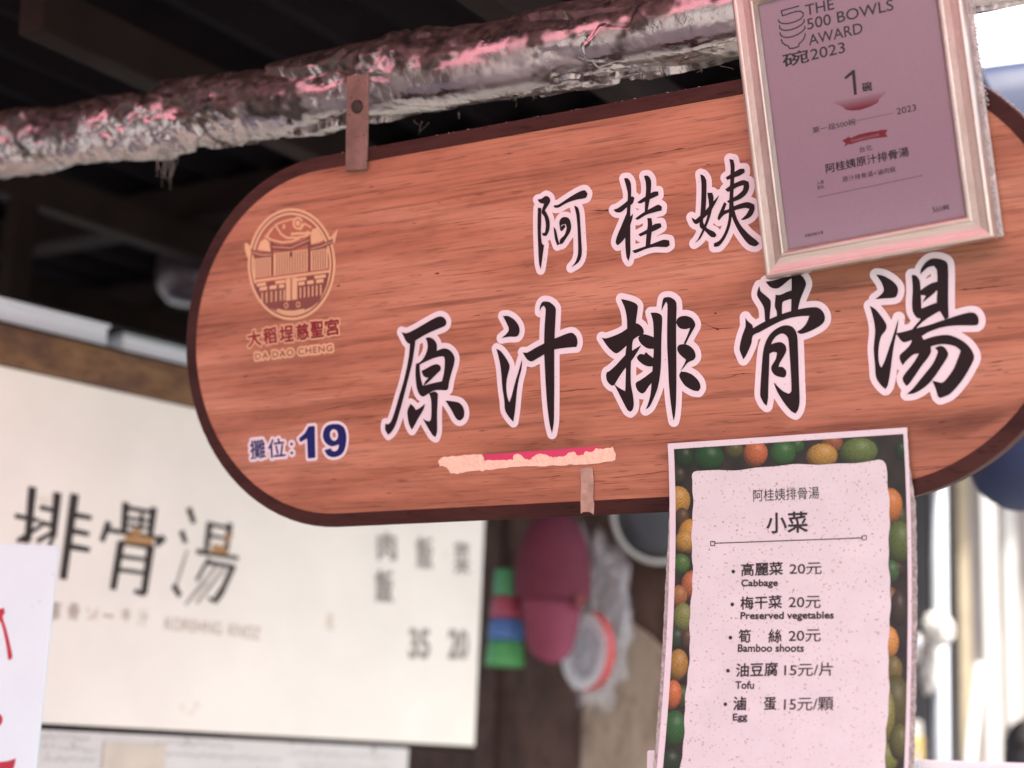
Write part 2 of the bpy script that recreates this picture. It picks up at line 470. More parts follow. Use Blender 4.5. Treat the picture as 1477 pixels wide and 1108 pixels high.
# printed plank cracks of the wood pattern
m_crack = mat("printed_crack", (.10, .026, .014), .5, var=.3, scale=60, spec=.25)
mb = MB()
def crack(pts, wmax):
    P = np.array([SIGN.inv(*p) for p in pts]); T = []
    for a, b in zip(P[:-1], P[1:]):
        for s in np.linspace(0, 1, 8, endpoint=False): T.append(a + (b-a)*s)
    T.append(P[-1]); T = np.array(T); n = len(T)
    L = []; R = []
    for i, p in enumerate(T):
        wd = wmax*math.sin(math.pi*(i+.3)/(n+.2))**.6*(.35 + .8*noise.noise(Vector((p[0]*90, p[1]*90, wmax*999))) ** 2*3)
        off = .0006*noise.noise(Vector((p[0]*60, p[1]*11, 3)))
        L.append(p + [0, off+wd]); R.append(p + [0, off-wd])
    V = np.array(L + R); mb.add(lift(SIGN, V, .0002), [(i, i+1, n+i+1, n+i) for i in range(n-1)])
for pts, wm in (([(655, 556), (700, 547), (760, 530), (850, 516)], .0007), ([(330, 522), (400, 516), (450, 508), (520, 495)], .0007),
                ([(430, 600), (520, 580), (560, 571)], .0008), ([(1375, 419), (1420, 415), (1477, 409)], .0013),
                ([(1000, 460), (1035, 475), (1060, 472)], .0012), ([(1315, 679), (1345, 676), (1375, 670)], .0009),
                ([(600, 727), (660, 724), (725, 720)], .0007), ([(1040, 548), (1065, 540), (1080, 538)], .0008),
                ([(840, 288), (930, 283), (1000, 281)], .0007), ([(850, 304), (905, 302)], .0008), ([(600, 330), (680, 318), (760, 312)], .0005),
                ([(755, 573), (800, 566), (860, 560)], .0009), ([(760, 565), (790, 562)], .0012), ([(1420, 525), (1477, 515)], .0006),
                ([(1325, 622), (1390, 613), (1440, 604)], .0006), ([(480, 330), (560, 322), (610, 316)], .0005), ([(520, 690), (640, 672)], .0006),
                ([(880, 690), (960, 680)], .0006), ([(700, 200), (800, 190), (900, 178)], .0005), ([(560, 255), (680, 240)], .0005),
                ([(300, 480), (345, 470)], .0007), ([(310, 560), (370, 553), (420, 548)], .0006), ([(900, 230), (980, 215), (1060, 205)], .0006),
                ([(620, 400), (700, 392), (760, 380)], .0005), ([(500, 430), (570, 420)], .0005), ([(1040, 600), (1130, 596)], .0005)):
    crack(pts, wm)
for _ in range(150):                                   # short pore flecks
    x, y = random.uniform(300, 1470), random.uniform(150, 740)
    p = SIGN.inv(x, y)
    if max(abs(p[0])-HA, 0)**2 + p[1]**2 > (HR-.02)**2: continue
    l = random.uniform(3, 16); crack([(x, y), (x+l, y-.12*l)], random.uniform(.0004, .0010))
mb.add(lift(SIGN, S0, 0.0), [tuple(range(n0))], 1); mb.obj("face_panel", [m_crack, m_face], sign)

m_white = mat("white_vinyl", (.76, .68, .69), .4, var=.03, scale=20, dots=(420, .70, (.35, .27, .24)))
m_black = mat("black_vinyl", (.014, .006, .007), .5, var=.2, scale=20, spec=.22)
Z1, Z2, Z3, Z4, Z5, Z6 = (530, 420, 4.616), (690, 410, 4.617), (850, 400, 5.037), (1040, 380, 4.618), (1230, 350, 4.433), (750, 210, 4.103)
CH = {}
CH["原"] = (Z1, [
 [(228,272),(262,280),(305,262),(370,225),(440,185),(485,168),(515,180),(528,205),(520,230),(490,245),(440,265),(380,295),(330,325),(290,352),(262,338),(245,305)],
 [(285,345),(280,420),(262,520),(238,620),(213,700),(190,780),(165,855),(145,884),(122,882),(120,922),(140,957),(165,935),(190,890),(215,810),(240,720),(270,600),(300,480),(316,380),(322,335)],
 [(388,312),(418,308),(448,326),(464,355),(464,398),(500,383),(535,385),(565,408),(583,445),(578,490),(560,550),(545,610),(540,648),(526,661),(480,658),(440,664),(405,684),(374,703),(350,690),(332,650),(323,590),(322,520),(326,482),(345,478),(370,455),(390,420),(402,380),(400,340)],
 ("hole", [(350,490),(400,465),(450,445),(500,434),(515,445),(517,480),(512,540),(498,600),(450,610),(410,620),(372,633),(360,590),(352,540)]),
 [(362,530),(385,520),(430,495),(465,486),(490,500),(490,525),(465,550),(435,580),(410,605),(372,635),(388,600),(412,575),(392,576),(372,560)],
 [(412,680),(450,668),(472,682),(470,740),(466,820),(467,900),(466,940),(455,972),(435,958),(405,910),(382,868),(370,848),(395,863),(415,868),(425,850),(428,790),(425,720)],
 [(288,750),(310,768),(325,792),(355,775),(386,750),(375,790),(345,840),(318,890),(298,924),(280,890),(270,840),(268,795)],
 [(520,728),(560,732),(610,742),(638,770),(648,810),(640,845),(615,862),(590,845),(560,790)]])
CH["汁"] = (Z2, [
 [(165,212),(200,212),(240,235),(270,275),(277,315),(260,348),(210,350),(155,359),(190,330),(205,300),(190,260)],
 [(122,430),(150,445),(185,490),(210,540),(205,580),(192,630),(188,690),(195,750),(208,788),(225,740),(245,660),(270,580),(293,498),(290,560),(270,640),(258,720),(248,830),(235,917),(210,890),(180,840),(175,780),(162,690),(152,570),(140,500)],
 [(297,455),(330,455),(380,425),(440,395),(510,362),(560,342),(600,327),(630,325),(655,350),(663,390),(655,418),(600,422),(550,428),(510,435),(440,468),(395,495),(355,515),(325,500)],
 [(410,182),(412,150),(425,122),(445,115),(480,122),(515,155),(518,190),(512,300),(508,420),(508,560),(508,700),(507,820),(505,920),(492,994),(478,940),(465,850),(455,740),(447,600),(440,460),(440,380),(443,280),(450,170),(438,143),(422,155)]])
CH["排"] = (Z3, [
 [(232,158),(280,168),(330,185),(355,210),(348,270),(340,335),(330,430),(315,480),(312,540),(305,620),(303,700),(305,780),(318,850),(326,920),(318,960),(300,978),(280,965),(245,900),(210,830),(182,775),(220,805),(264,828),(266,740),(268,660),(262,600),(268,530),(280,450),(277,390),(275,300),(262,230)],
 [(92,438),(120,445),(170,430),(230,405),(275,375),(340,335),(380,355),(397,385),(395,410),(355,430),(320,455),(270,500),(225,540),(195,553),(160,530),(125,490)],
 [(130,690),(145,685),(200,635),(260,570),(320,530),(380,493),(350,545),(310,605),(260,665),(215,730),(185,780),(165,788),(135,760),(124,720)],
 [(447,258),(490,258),(525,275),(532,310),(528,400),(525,500),(524,600),(518,700),(500,800),(470,880),(440,940),(410,963),(425,930),(445,860),(455,760),(462,650),(470,540),(470,420),(465,320)],
 [(357,440),(380,415),(420,418),(480,440),(480,520),(430,518),(390,495),(365,465)],
 [(347,580),(370,558),(402,562),(414,543),(432,562),(480,600),(480,645),(430,648),(385,628),(355,600)],
 [(342,765),(370,750),(420,715),(480,668),(475,740),(435,790),(410,830),(385,845),(355,825),(340,790)],
 [(527,247),(530,200),(540,155),(565,145),(600,150),(635,185),(634,300),(633,450),(635,600),(635,700),(635,800),(632,920),(625,1000),(615,1044),(603,980),(590,880),(580,760),(575,640),(568,500),(568,330),(570,200),(560,178),(545,205)],
 [(637,340),(640,305),(665,285),(710,282),(750,300),(773,345),(755,385),(735,420),(715,460),(700,490),(688,480),(712,430),(735,368),(700,378),(660,370)],
 [(640,520),(655,492),(700,487),(740,505),(765,535),(775,575),(760,600),(735,610),(710,628),(690,655),(660,685),(688,640),(705,600),(680,580),(655,555)],
 [(655,715),(668,685),(710,690),(760,715),(800,760),(810,800),(795,828),(755,822),(700,790),(670,750)]])
CH["骨"] = (Z4, [
 [(258,150),(265,185),(300,215),(330,245),(334,280),(328,330),(325,385),(295,385),(292,330),(285,290),(262,250),(242,215),(245,180)],
 [(298,122),(330,118),(400,100),(470,75),(540,60),(520,95),(470,100),(420,140),(385,165),(355,168),(325,155)],
 [(472,85),(530,75),(568,130),(555,180),(530,240),(515,305),(512,340),(468,340),(470,240),(472,150)],
 [(365,208),(385,212),(410,205),(440,190),(480,178),(480,235),(440,245),(412,260),(408,300),(408,355),(375,355),(372,320),(360,290),(362,250)],
 [(163,360),(180,385),(210,410),(215,432),(260,405),(330,370),(400,340),(480,315),(560,298),(630,292),(665,305),(690,340),(692,380),(670,410),(620,440),(570,462),(530,470),(506,455),(540,435),(570,400),(590,350),(540,352),(470,362),(400,385),(320,425),(260,458),(215,480),(205,530),(185,580),(165,620),(150,640),(138,610),(125,570),(135,510),(150,460),(165,420)],
 [(262,860),(268,760),(275,660),(285,570),(310,500),(350,450),(400,420),(445,412),(485,430),(508,475),(514,560),(518,680),(522,800),(526,920),(515,975),(498,1001),(470,985),(430,940),(390,880),(365,830),(354,792),(385,825),(420,855),(455,868),(470,850),(468,760),(462,660),(455,560),(448,500),(425,472),(395,470),(360,495),(335,540),(325,600),(322,700),(318,800),(315,900),(306,950),(285,930),(265,890)],
 [(325,545),(360,530),(400,525),(430,545),(437,580),(420,620),(395,660),(385,690),(410,690),(435,715),(435,745),(420,760),(385,755),(355,740),(337,710),(340,680),(365,640),(375,595),(350,590),(325,602)]])
CH["湯"] = (Z5, [
 [(150,205),(190,210),(240,235),(280,270),(292,305),(280,345),(255,355),(200,358),(143,363),(180,335),(200,305),(185,255)],
 [(110,405),(145,425),(190,480),(218,530),(210,565),(185,595),(170,650),(165,720),(172,780),(185,800),(205,760),(235,670),(265,580),(294,483),(285,560),(268,640),(255,720),(240,840),(225,915),(210,937),(180,910),(150,860),(145,790),(135,680),(145,560),(130,470)],
 [(378,208),(405,210),(430,245),(435,300),(438,350),(440,420),(440,450),(435,487),(410,480),(385,440),(380,380),(385,300)],
 [(432,205),(440,165),(475,120),(515,102),(570,108),(605,130),(612,180),(612,300),(612,400),(615,480),(590,492),(578,470),(540,400),(542,300),(540,180),(520,150),(480,160)],
 [(432,310),(470,280),(510,258),(550,250),(550,290),(520,325),(490,350),(465,370),(448,387),(455,365),(470,340),(435,335)],
 [(432,425),(490,402),(550,380),(562,435),(510,465),(450,505),(410,545),(375,565),(405,525),(437,485)],
 [(280,580),(330,570),(400,550),(480,530),(570,500),(660,470),(730,450),(775,448),(800,470),(808,505),(795,528),(730,530),(640,532),(560,545),(480,575),(440,600),(400,615),(330,638),(300,615)],
 [(385,600),(440,595),(455,622),(520,600),(600,590),(660,605),(720,640),(760,685),(778,735),(755,790),(715,860),(670,920),(620,970),(560,995),(545,980),(530,930),(508,882),(540,890),(575,895),(610,860),(650,800),(692,692),(660,665),(610,652),(560,650),(500,665),(502,700),(480,740),(440,790),(400,850),(365,900),(345,918),(325,890),(322,860),(350,820),(390,770),(425,710),(390,715),(350,750),(320,785),(305,755),(302,720),(335,690),(370,650)],
 [(525,675),(560,660),(590,672),(612,710),(600,745),(570,790),(530,850),(490,900),(440,940),(390,965),(346,970),(385,935),(430,880),(470,830),(510,780),(535,730),(545,695)]])
CH["阿"] = (Z6, [
 [(108,368),(128,370),(128,450),(126,520),(132,580),(145,590),(138,640),(130,700),(124,734),(115,700),(110,620),(106,500),(106,420)],
 [(105,320),(130,315),(155,298),(178,312),(180,335),(165,360),(150,385),(165,410),(178,450),(176,500),(160,535),(140,535),(130,520),(150,515),(155,470),(145,420),(130,400),(135,370),(145,345),(120,340)],
 [(200,355),(230,350),(290,310),(350,275),(385,265),(402,285),(392,310),(340,320),(280,340),(230,368),(205,368)],
 [(322,355),(345,368),(356,410),(360,480),(365,560),(368,640),(350,690),(303,722),(330,690),(345,640),(345,560),(342,480),(335,410)],
 [(200,480),(215,500),(225,545),(235,585),(222,592),(208,550)],
 [(235,450),(255,425),(290,430),(305,470),(300,510),(275,550),(255,580),(235,585),(240,555),(265,530),(278,490),(272,465),(250,470),(238,490)],
 [(243,482),(265,467),(272,482),(250,508),(238,502)]])
CH["桂"] = (Z6, [
 [(617,195),(640,195),(658,225),(660,290),(655,380),(655,450),(655,560),(655,640),(645,684),(632,660),(625,580),(628,470),(635,380),(640,290),(630,240)],
 [(555,380),(580,372),(630,335),(665,300),(680,310),(668,345),(630,370),(600,395),(570,395)],
 [(640,385),(625,420),(600,480),(575,540),(568,575),(580,592),(600,575),(625,545),(640,490),(650,430)],
 [(648,432),(672,403),(665,440),(652,480),(645,475)],
 [(735,180),(760,180),(778,210),(776,270),(768,330),(755,395),(740,395),(742,330),(748,260),(745,215)],
 [(695,337),(740,305),(790,275),(820,272),(822,295),(790,310),(745,330),(713,344)],
 [(683,434),(720,405),(780,370),(820,350),(842,362),(840,385),(800,395),(750,410),(700,440)],
 [(755,430),(780,430),(785,470),(778,540),(772,600),(745,600),(750,530),(758,470)],
 [(702,526),(750,500),(800,465),(835,460),(840,482),(810,500),(760,520),(713,539)],
 [(666,623),(720,605),(790,580),(850,558),(885,562),(888,590),(870,602),(800,600),(740,615),(683,638)]])
CH["姨"] = (Z6, [
 [(1068,170),(1090,180),(1105,210),(1105,290),(1100,380),(1085,450),(1110,490),(1150,510),(1165,530),(1155,545),(1130,540),(1095,505),(1065,480),(1070,400),(1075,300),(1075,220)],
 [(1110,280),(1140,280),(1148,310),(1140,370),(1125,430),(1100,490),(1070,550),(1033,580),(1055,555),(1085,490),(1110,420),(1120,350)],
 [(1015,425),(1040,440),(1085,400),(1130,350),(1182,292),(1165,330),(1130,390),(1085,435),(1050,465),(1030,458)],
 [(1218,190),(1250,170),(1300,140),(1330,138),(1332,160),(1300,180),(1255,195),(1228,205)],
 [(1240,80),(1265,85),(1272,120),(1270,200),(1265,280),(1265,340),(1275,400),(1300,460),(1350,520),(1400,560),(1418,580),(1395,597),(1355,585),(1310,530),(1275,470),(1255,420),(1245,480),(1215,550),(1180,595),(1150,600),(1148,580),(1185,560),(1215,510),(1235,440),(1240,340),(1245,220),(1248,130)],
 [(1215,260),(1260,230),(1320,205),(1355,215),(1358,250),(1340,290),(1300,320),(1240,340),(1225,330),(1280,300),(1320,265),(1325,235),(1290,245),(1235,275)],
 [(1170,430),(1190,380),(1210,335),(1225,345),(1210,385),(1230,380),(1290,350),(1350,335),(1388,350),(1390,380),(1370,420),(1330,440),(1308,440),(1340,410),(1360,375),(1330,370),(1270,385),(1210,410),(1180,445)]])
for key, (z, strokes) in CH.items():
    small = key in "阿桂姨"
    groups = []
    for st in strokes:
        if st[0] == "hole": groups[-1] = np.concatenate([groups[-1], segs_of(zpoly(SIGN, st[1], z, sub=3))])
        else: groups.append(segs_of(zpoly(SIGN, st, z, sub=3)))
    G, lo, stp = sdf_grid(groups, .00055, .012)
    V, Fc = fill(contour(G, lo, stp, .0078 if small else .0084))
    stk = obj("character_sticker", lift(SIGN, V, .0005), Fc, m_white, sign)
    V, Fc = fill(contour(G, lo, stp, 0.0))
    obj("brush_character", lift(SIGN, V, .0010), Fc, m_black, stk)

# stall number sticker
m_navy = mat("navy_vinyl", srgb(22, 26, 92), .5, var=.08, spec=.25)
def outlined(name, parts, outline, mo, mi_, parent, h, step=.0005, sub_name="lettering", weight=0.0):
    G, lo, stp = sdf_grid(parts, step, outline + weight + .004)
    V, Fc = fill(contour(G, lo, stp, outline + weight)); a = obj(name, lift(SIGN, V, h), Fc, mo, parent)
    V, Fc = fill(contour(G, lo, stp, weight)); obj(sub_name, lift(SIGN, V, h + .0004), Fc, mi_, a)
    return a
def text_segs(S, *it):
    V, Fc = place_text(S, *it); return boundary(V, Fc)
Z8 = (340, 590, 8.206)
one = segs_of(zpoly(SIGN, [(752,352),(822,290),(868,208),(938,203),(944,575),(860,582),(850,345),(770,390)], Z8, False))
nine_o = zpoly(SIGN, [(1170,180),(1230,185),(1285,225),(1310,310),(1305,420),(1275,510),(1220,555),(1150,568),(1090,545),(1055,490),(1128,468),(1150,500),(1190,500),(1220,470),(1228,415),(1190,430),(1140,440),(1080,410),(1042,350),(1040,280),(1065,220),(1110,190)], Z8, sub=4)
nine_i = zpoly(SIGN, [(1168,238),(1200,255),(1217,300),(1210,350),(1180,378),(1145,370),(1120,330),(1118,285),(1138,248)], Z8, sub=4)
dots = [segs_of(zpoly(SIGN, [(cx+15*math.cos(t), cy+15*math.sin(t)) for t in np.linspace(0, 2*math.pi, 12, endpoint=False)], Z8, False)) for cx, cy in ((665,415),(668,520))]
outlined("stall_number", [one, np.concatenate([segs_of(nine_o), segs_of(nine_i)]), *dots,
         text_segs(SIGN, "攤", (362, 662.5), (384, 660.5), 27), text_segs(SIGN, "位", (388, 661), (412.5, 658.8), 27)],
         .0046, m_white, m_navy, sign, .0005, weight=.0004)

# temple emblem
Z7 = (330, 270, 4.261)
m_cream = mat("cream_gold_print", srgb(218, 174, 132), .42, var=.05)
m_brown = mat("brown_line_print", (.21, .062, .045), .45, var=.1)
m_tan = mat("wood_tone_print", (.40, .13, .07), .45, var=.1)
m_red = mat("dark_red_print", (.22, .010, .016), .45, var=.1)
def ell(cx, cy, rx, ry, n=64, t0=0, t1=2*math.pi): return [(cx + rx*math.cos(t), cy + ry*math.sin(t)) for t in np.linspace(t0, t1, n, endpoint=(t1-t0 < 6))]
def layer(name, m, h, parent, polys):
    mb = MB()
    for p in polys:
        P = np.array([SIGN.inv(Z7[0] + x/Z7[2], Z7[1] + y/Z7[2]) for x, y in p])[::-1]
        mb.add(lift(SIGN, P, h), [tuple(range(len(P)))])
    return mb.obj(name, m, parent)
cx0, cy0 = 387, 474
tips = [[(100,348),(112,345),(150,385),(160,440),(115,430),(102,385)], [(668,262),(660,300),(650,345),(625,345),(620,318)]]
groups = [segs_of(np.array([SIGN.inv(Z7[0]+x/Z7[2], Z7[1]+y/Z7[2]) for x, y in p])) for p in [ell(cx0, cy0, 268, 342)] + tips]
G, lo, stp = sdf_grid(groups, .0005, .006)
V, Fc = fill(contour(G, lo, stp, .0006)); em = obj("temple_emblem", lift(SIGN, V, .0004), Fc, m_cream, sign)
layer("emblem_ring", m_brown, .0006, em, [ell(cx0, cy0, 254, 327)])
layer("emblem_band", m_cream, .0008, em, [ell(cx0, cy0, 246, 318)])
layer("emblem_inner_ring", m_brown, .0010, em, [ell(cx0, cy0, 232, 302)])
layer("emblem_ground", m_tan, .0012, em, [ell(cx0, cy0, 226, 295)])
def arcband(pts, wd): # polyline -> polygon band
    P = np.array(pts, float); D = np.gradient(P, axis=0); D /= np.linalg.norm(D, axis=1)[:, None]; Nn = np.c_[-D[:, 1], D[:, 0]]*wd/2
    return list(map(tuple, np.r_[P + Nn, (P - Nn)[::-1]]))
sm = lambda p, k=4: [tuple(q) for q in spline(p, k)[:-k]] if False else p
cl = [arcband([(235,305),(262,265),(290,235),(325,290),(360,312),(420,312),(480,300),(510,280)], 13),
      arcband([(225,300),(265,325),(330,340),(390,335),(440,315)], 12), arcband([(385,290),(430,285),(470,285),(500,275)], 16),
      arcband([(290,232),(330,215),(400,195)], 10), arcband([(440,265),(470,225),(510,250)], 12), arcband([(340,230),(345,245),(335,255)], 14),
      [(180,385),(195,340),(225,315),(250,335),(258,385),(262,398)], [(505,310),(515,260),(545,250),(570,290),(590,325),(560,340),(510,352)]]
for r0, r1 in ((40, 27), (17, 0)):
    o = ell(428, 222, r0*.8, r0); 
    cl.append(o if not r1 else [*arcband(ell(428, 222, (r0+r1)/2*.8, (r0+r1)/2, 24, 0, 6.2), r0-r1)])
layer("emblem_clouds", m_cream, .0014, em, cl)
layer("temple_roofs", m_brown, .0015, em, [
    [(135,380),(150,385),(200,400),(270,398),(272,440),(200,442),(160,436)], [(268,345),(330,358),(385,352),(450,335),(500,308),(504,345),(450,368),(385,392),(330,395),(270,388)],
    [(500,362),(560,350),(610,335),(640,318),(645,345),(600,368),(560,382),(502,398)], [(262,335),(276,335),(276,540),(262,540)], [(490,305),(505,305),(505,520),(490,520)],
    [(160,595),(620,530),(605,600),(590,640),(560,700),(515,735),(450,765),(385,775),(310,768),(240,735),(195,680),(172,630)]])
def skew(x0, x1, yt0, yb0): # vertical panel following the emblem's tilt
    s = -.135; return [(x0, yt0 + s*(x0-387)), (x1, yt0 + s*(x1-387)), (x1, yb0 + s*(x1-387)), (x0, yb0 + s*(x0-387))]
layer("temple_walls", m_cream, .0016, em, [skew(160, 262, 412, 528), skew(280, 488, 395, 530), skew(508, 612, 408, 530), skew(158, 630, 541, 556),
    skew(175, 232, 565, 584), skew(290, 352, 565, 584), skew(420, 480, 565, 584), skew(530, 600, 565, 584), skew(193, 240, 590, 612), skew(255, 298, 590, 612), skew(312, 345, 590, 612),
    skew(430, 470, 590, 612), skew(485, 525, 590, 612), skew(540, 585, 590, 612), skew(355, 384, 560, 695), skew(392, 424, 560, 695),
    *[skew(x, x+8, 625, 690) for x in (205, 232, 262, 290, 318, 340)], *[skew(x, x+8, 625, 690) for x in (440, 465, 490, 515, 540, 565)],
    arcband([(300,755),(350,766),(400,768),(470,755)], 16), ell(357, 728, 13, 18), ell(430, 722, 13, 18), arcband([(150,402),(210,418),(268,414)], 5), arcband([(272,368),(385,374),(500,325)], 5), arcband([(505,380),(570,365),(640,335)], 5)])
layer("temple_wall_lines", m_brown, .0018, em, [*[skew(x, x+6, 416, 526) for x in range(172, 260, 15)], *[skew(x, x+6, 400, 528) for x in range(296, 484, 16)],
    *[skew(x, x+6, 412, 527) for x in range(520, 610, 15)], skew(376, 392, 398, 430), ell(357, 728, 8, 12), ell(430, 722, 8, 12)])
nm = []
for ch, x0, y0, x1, y1 in (("大",122,985,203,972), ("稻",218,968,298,955), ("埕",318,955,400,945), ("慈",422,942,496,930), ("聖",508,928,585,918), ("宮",600,915,682,902)):
    nm.append(text_segs(SIGN, ch, (Z7[0]+x0/Z7[2], Z7[1]+y0/Z7[2]), (Z7[0]+x1/Z7[2], Z7[1]+y1/Z7[2]), 23))
outlined("temple_name", nm, .0024, m_cream, m_red, sign, .0005, step=.0004, weight=.0009)
outlined("temple_name_latin", [text_segs(SIGN, "DA DAO CHENG", (369, 519), (480, 506.5), 9.2, 0.0, 1.15)], .0034, m_cream, m_brown, sign, .0005, step=.0004, weight=.0002)

# torn stickers and tape
m_torn = mat("torn_paper_residue", srgb(244, 205, 178), .8, var=.06, scale=90, bump=.4, bscale=200)
m_pink = mat("pink_sticker", (.62, .045, .13), .4, var=.06)
m_tape = mat("old_brown_tape", (.42, .27, .20), .6, var=.22, scale=90)
ZT = (600, 600, 4.616)
def ragged(pts, amp, sub=7, h=0):
    P = zpoly(SIGN, pts, ZT, True, sub); C = P.mean(0)
    return np.array([p + amp*np.array([noise.noise(Vector((p[0]*420, p[1]*420, 1+h))), noise.noise(Vector((p[0]*420, p[1]*420, 7+h)))]) for p in P])
def blob(name, loops, m, h, parent):
    G, lo, stp = sdf_grid([segs_of(l) for l in loops], .0006, .004); V, Fc = fill(contour(G, lo, stp, 0)); return obj(name, lift(SIGN, V, h), Fc, m, parent)
pk = blob("pink_strip", [ragged([(435,260),(700,240),(980,220),(1235,207),(1260,250),(1190,300),(900,318),(640,330),(450,320)], .0003)], m_pink, .0004, sign)
blob("torn_paper", [ragged([(148,305),(180,275),(300,264),(435,258),(452,288),(455,298),(500,295),(640,290),(658,257),(700,258),(735,292),(770,285),(805,258),(850,252),(910,275),(960,272),(1000,265),(1015,245),(1055,240),(1075,262),(1110,262),(1130,238),(1180,238),(1195,215),(1240,220),(1310,205),(1330,260),(1325,298),(1200,315),(1000,330),(800,335),(600,345),(450,365),(350,370),(240,386),(205,345),(160,330)], .0022)], m_torn, .0008, pk)
tp = blob("tape_strip", [ragged([(1098,352),(1180,340),(1188,440),(1184,540),(1192,585),(1188,658),(1160,640),(1120,640),(1102,652),(1100,560),(1104,450)], .0006)], m_tape, .0022, sign)

# hanging strap with bolt
m_strap = mat("brown_painted_steel", (.20, .115, .090), .55, metal=.2, var=.25, scale=40, dots=(160, .66, (.05, .03, .025)))
m_bolt = mat("rusty_bolt", (.045, .028, .024), .7, metal=.3, var=.4, scale=120)
c0 = SIGN.inv(514.5, 246, .004); c1 = SIGN.inv(516.5, 109, .004)
ctr = (c0 + c1)/2; dv = c1 - c0; L = np.linalg.norm(dv); dv /= L
wd = np.linalg.norm(SIGN.inv(530, 200, .004) - SIGN.inv(499.5, 200, .004))
ax = np.array([dv[1]*UU - dv[0]*VV, dv[0]*UU + dv[1]*VV, NN])
st = MB().box(SIGN.fwd(ctr[0], ctr[1], .0042), (wd, L, .005), ax, bev=.0012).obj("hanging_strap", m_strap, sign)
pb = SIGN.inv(515.5, 154, .007)
MB().lathe(SIGN.fwd(pb[0], pb[1], .0068), [(.0105, 0), (.0105, .0025), (.009, .0045), (.005, .0055), (.0, .0055)], NN, 20).obj("bolt", m_bolt, st, True)
# dust furring the sign's top edge
m_dust = mat("grey_dust", (.42, .40, .37), .95, var=.2, scale=60)
mb = MB()
for th in np.arange(0, 1, .0009):
    if th < .62: x = -HA*.9 + th/.62*(HA*1.9); y = HR + HW; nx_, ny_ = 0, 1
    else:
        t = math.pi/2 - (th-.62)/.38*1.15; x = HA + (HR+HW)*math.cos(t); y = (HR+HW)*math.sin(t); nx_, ny_ = math.cos(t), math.sin(t)
    if th > .62 or random.random() < .75:
        r = random.uniform(.0004, .0013)*(1.7 if th > .6 else 1)
        c = SIGN.fwd(x + random.gauss(0, .0006), y, -random.uniform(.001, .026)) + np.array([0, 0, 0])
        ico = [(1, 0, 0), (-1, 0, 0), (0, 1, 0), (0, -1, 0), (0, 0, 1), (0, 0, -1)]
        mb.add([c + r*np.array(q)*np.array([1.8, 1, 1])*random.uniform(.6, 1.2) for q in ico], [(0, 2, 4), (2, 1, 4), (1, 3, 4), (3, 0, 4), (2, 0, 5), (1, 2, 5), (3, 1, 5), (0, 3, 5)])
mb.obj("dust_fringe", m_dust, sign)["kind"] = "stuff"

# ------------------------------------------------------------------ framed award certificate hung over the sign's right half
ang = math.radians(3.35); FE = math.cos(ang)*UU + math.sin(ang)*VV; FV = -math.sin(ang)*UU + math.cos(ang)*VV
a0 = SIGN.inv(1103, 402, .036); FR = Plane(SIGN.fwd(a0[0], a0[1], .036), FE, FV)
FWD, FHT, FM = .3030, .4000, .0340
award = thing("award_frame", "champagne wooden picture frame with a mauve award certificate, tilted over the sign", "picture frame", FR.fwd(FWD/2, 0, -.01))
def frame_mat(name, axis):
    m = grain_mat(name, [(.52, .42, .35), (.58, .48, .41), (.64, .55, .48)], 6, 60, 10, 420, rough=.30, axis=axis, knots=False, spec=.7, fs=.30)
    m.node_tree.nodes["Principled BSDF"].inputs["Metallic"].default_value = .72
    return m
m_frh, m_frv = frame_mat("champagne_moulding_across", 'X'), frame_mat("champagne_moulding_upright", 'Z')
prof = [(0, -.022), (0, -.005), (.0012, -.0022), (.0040, 0), (.0060, -.0004), (.0075, -.0016), (.0160, -.0030), (.0240, -.0020), (.0258, -.0002), (.0280, .0002), (.0298, -.0012), (.0310, -.0036), (.0340, -.0090), (.0340, -.0120)]
V = []; Fc = []; mi = []
for p, h in prof:
    V += list(FR.fwd(np.array([p, FWD-p, FWD-p, p]), np.array([p, p, FHT-p, FHT-p]), np.full(4, h)))
for k in range(len(prof)-1):
    for i in range(4):
        Fc.append((k*4+i, k*4+(i+1) % 4, (k+1)*4+(i+1) % 4, (k+1)*4+i)); mi.append(0 if i % 2 == 0 else 1)
obj("moulding", V, Fc, [m_frh, m_frv], award, mi=mi)
m_backing = mat("dusty_backing_board", (.66, .63, .59), .95, var=.25, scale=60, bump=.8, bscale=300)
MB().box(FR.fwd(FWD/2 + .0045, FHT/2, -.0275), (FWD + .001, FHT - .006, .010), np.array([FE, FV, NN]), bev=.001).obj("backing_board", m_backing, award)
mb = MB()
for k in range(240):                                   # dust caught on the frame's right edge
    b = random.uniform(.17, FHT); r = random.uniform(.0006, .0018)
    c = FR.fwd(FWD + .0065 + random.gauss(0, .0012), b, -random.uniform(.022, .031))
    q6 = [(1, 0, 0), (-1, 0, 0), (0, 1, 0), (0, -1, 0), (0, 0, 1), (0, 0, -1)]
    mb.add([c + r*np.array(q)*random.uniform(.6, 1.3) for q in q6], [(0, 2, 4), (2, 1, 4), (1, 3, 4), (3, 0, 4), (2, 0, 5), (1, 2, 5), (3, 1, 5), (0, 3, 5)])
mb.obj("dust_edge", m_dust, award)["kind"] = "stuff"
m_cert = mat("mauve_paper", srgb(208, 173, 190), .6, var=.03, scale=300)
HP = -.0112
cert = obj("certificate", FR.fwd(np.array([FM-.002, FWD-FM+.002, FWD-FM+.002, FM-.002]), np.array([FM-.002, FM-.002, FHT-FM+.002, FHT-FM+.002]), np.full(4, HP)), [(0, 1, 2, 3)], m_cert, award)
m_ink = mat("dark_plum_ink", (.020, .008, .016), .6, var=.1)
m_ink2 = mat("soft_plum_ink", (.085, .035, .065), .5, var=.1)
FRP = Plane(FR.fwd(0, 0, HP), FE, FV)
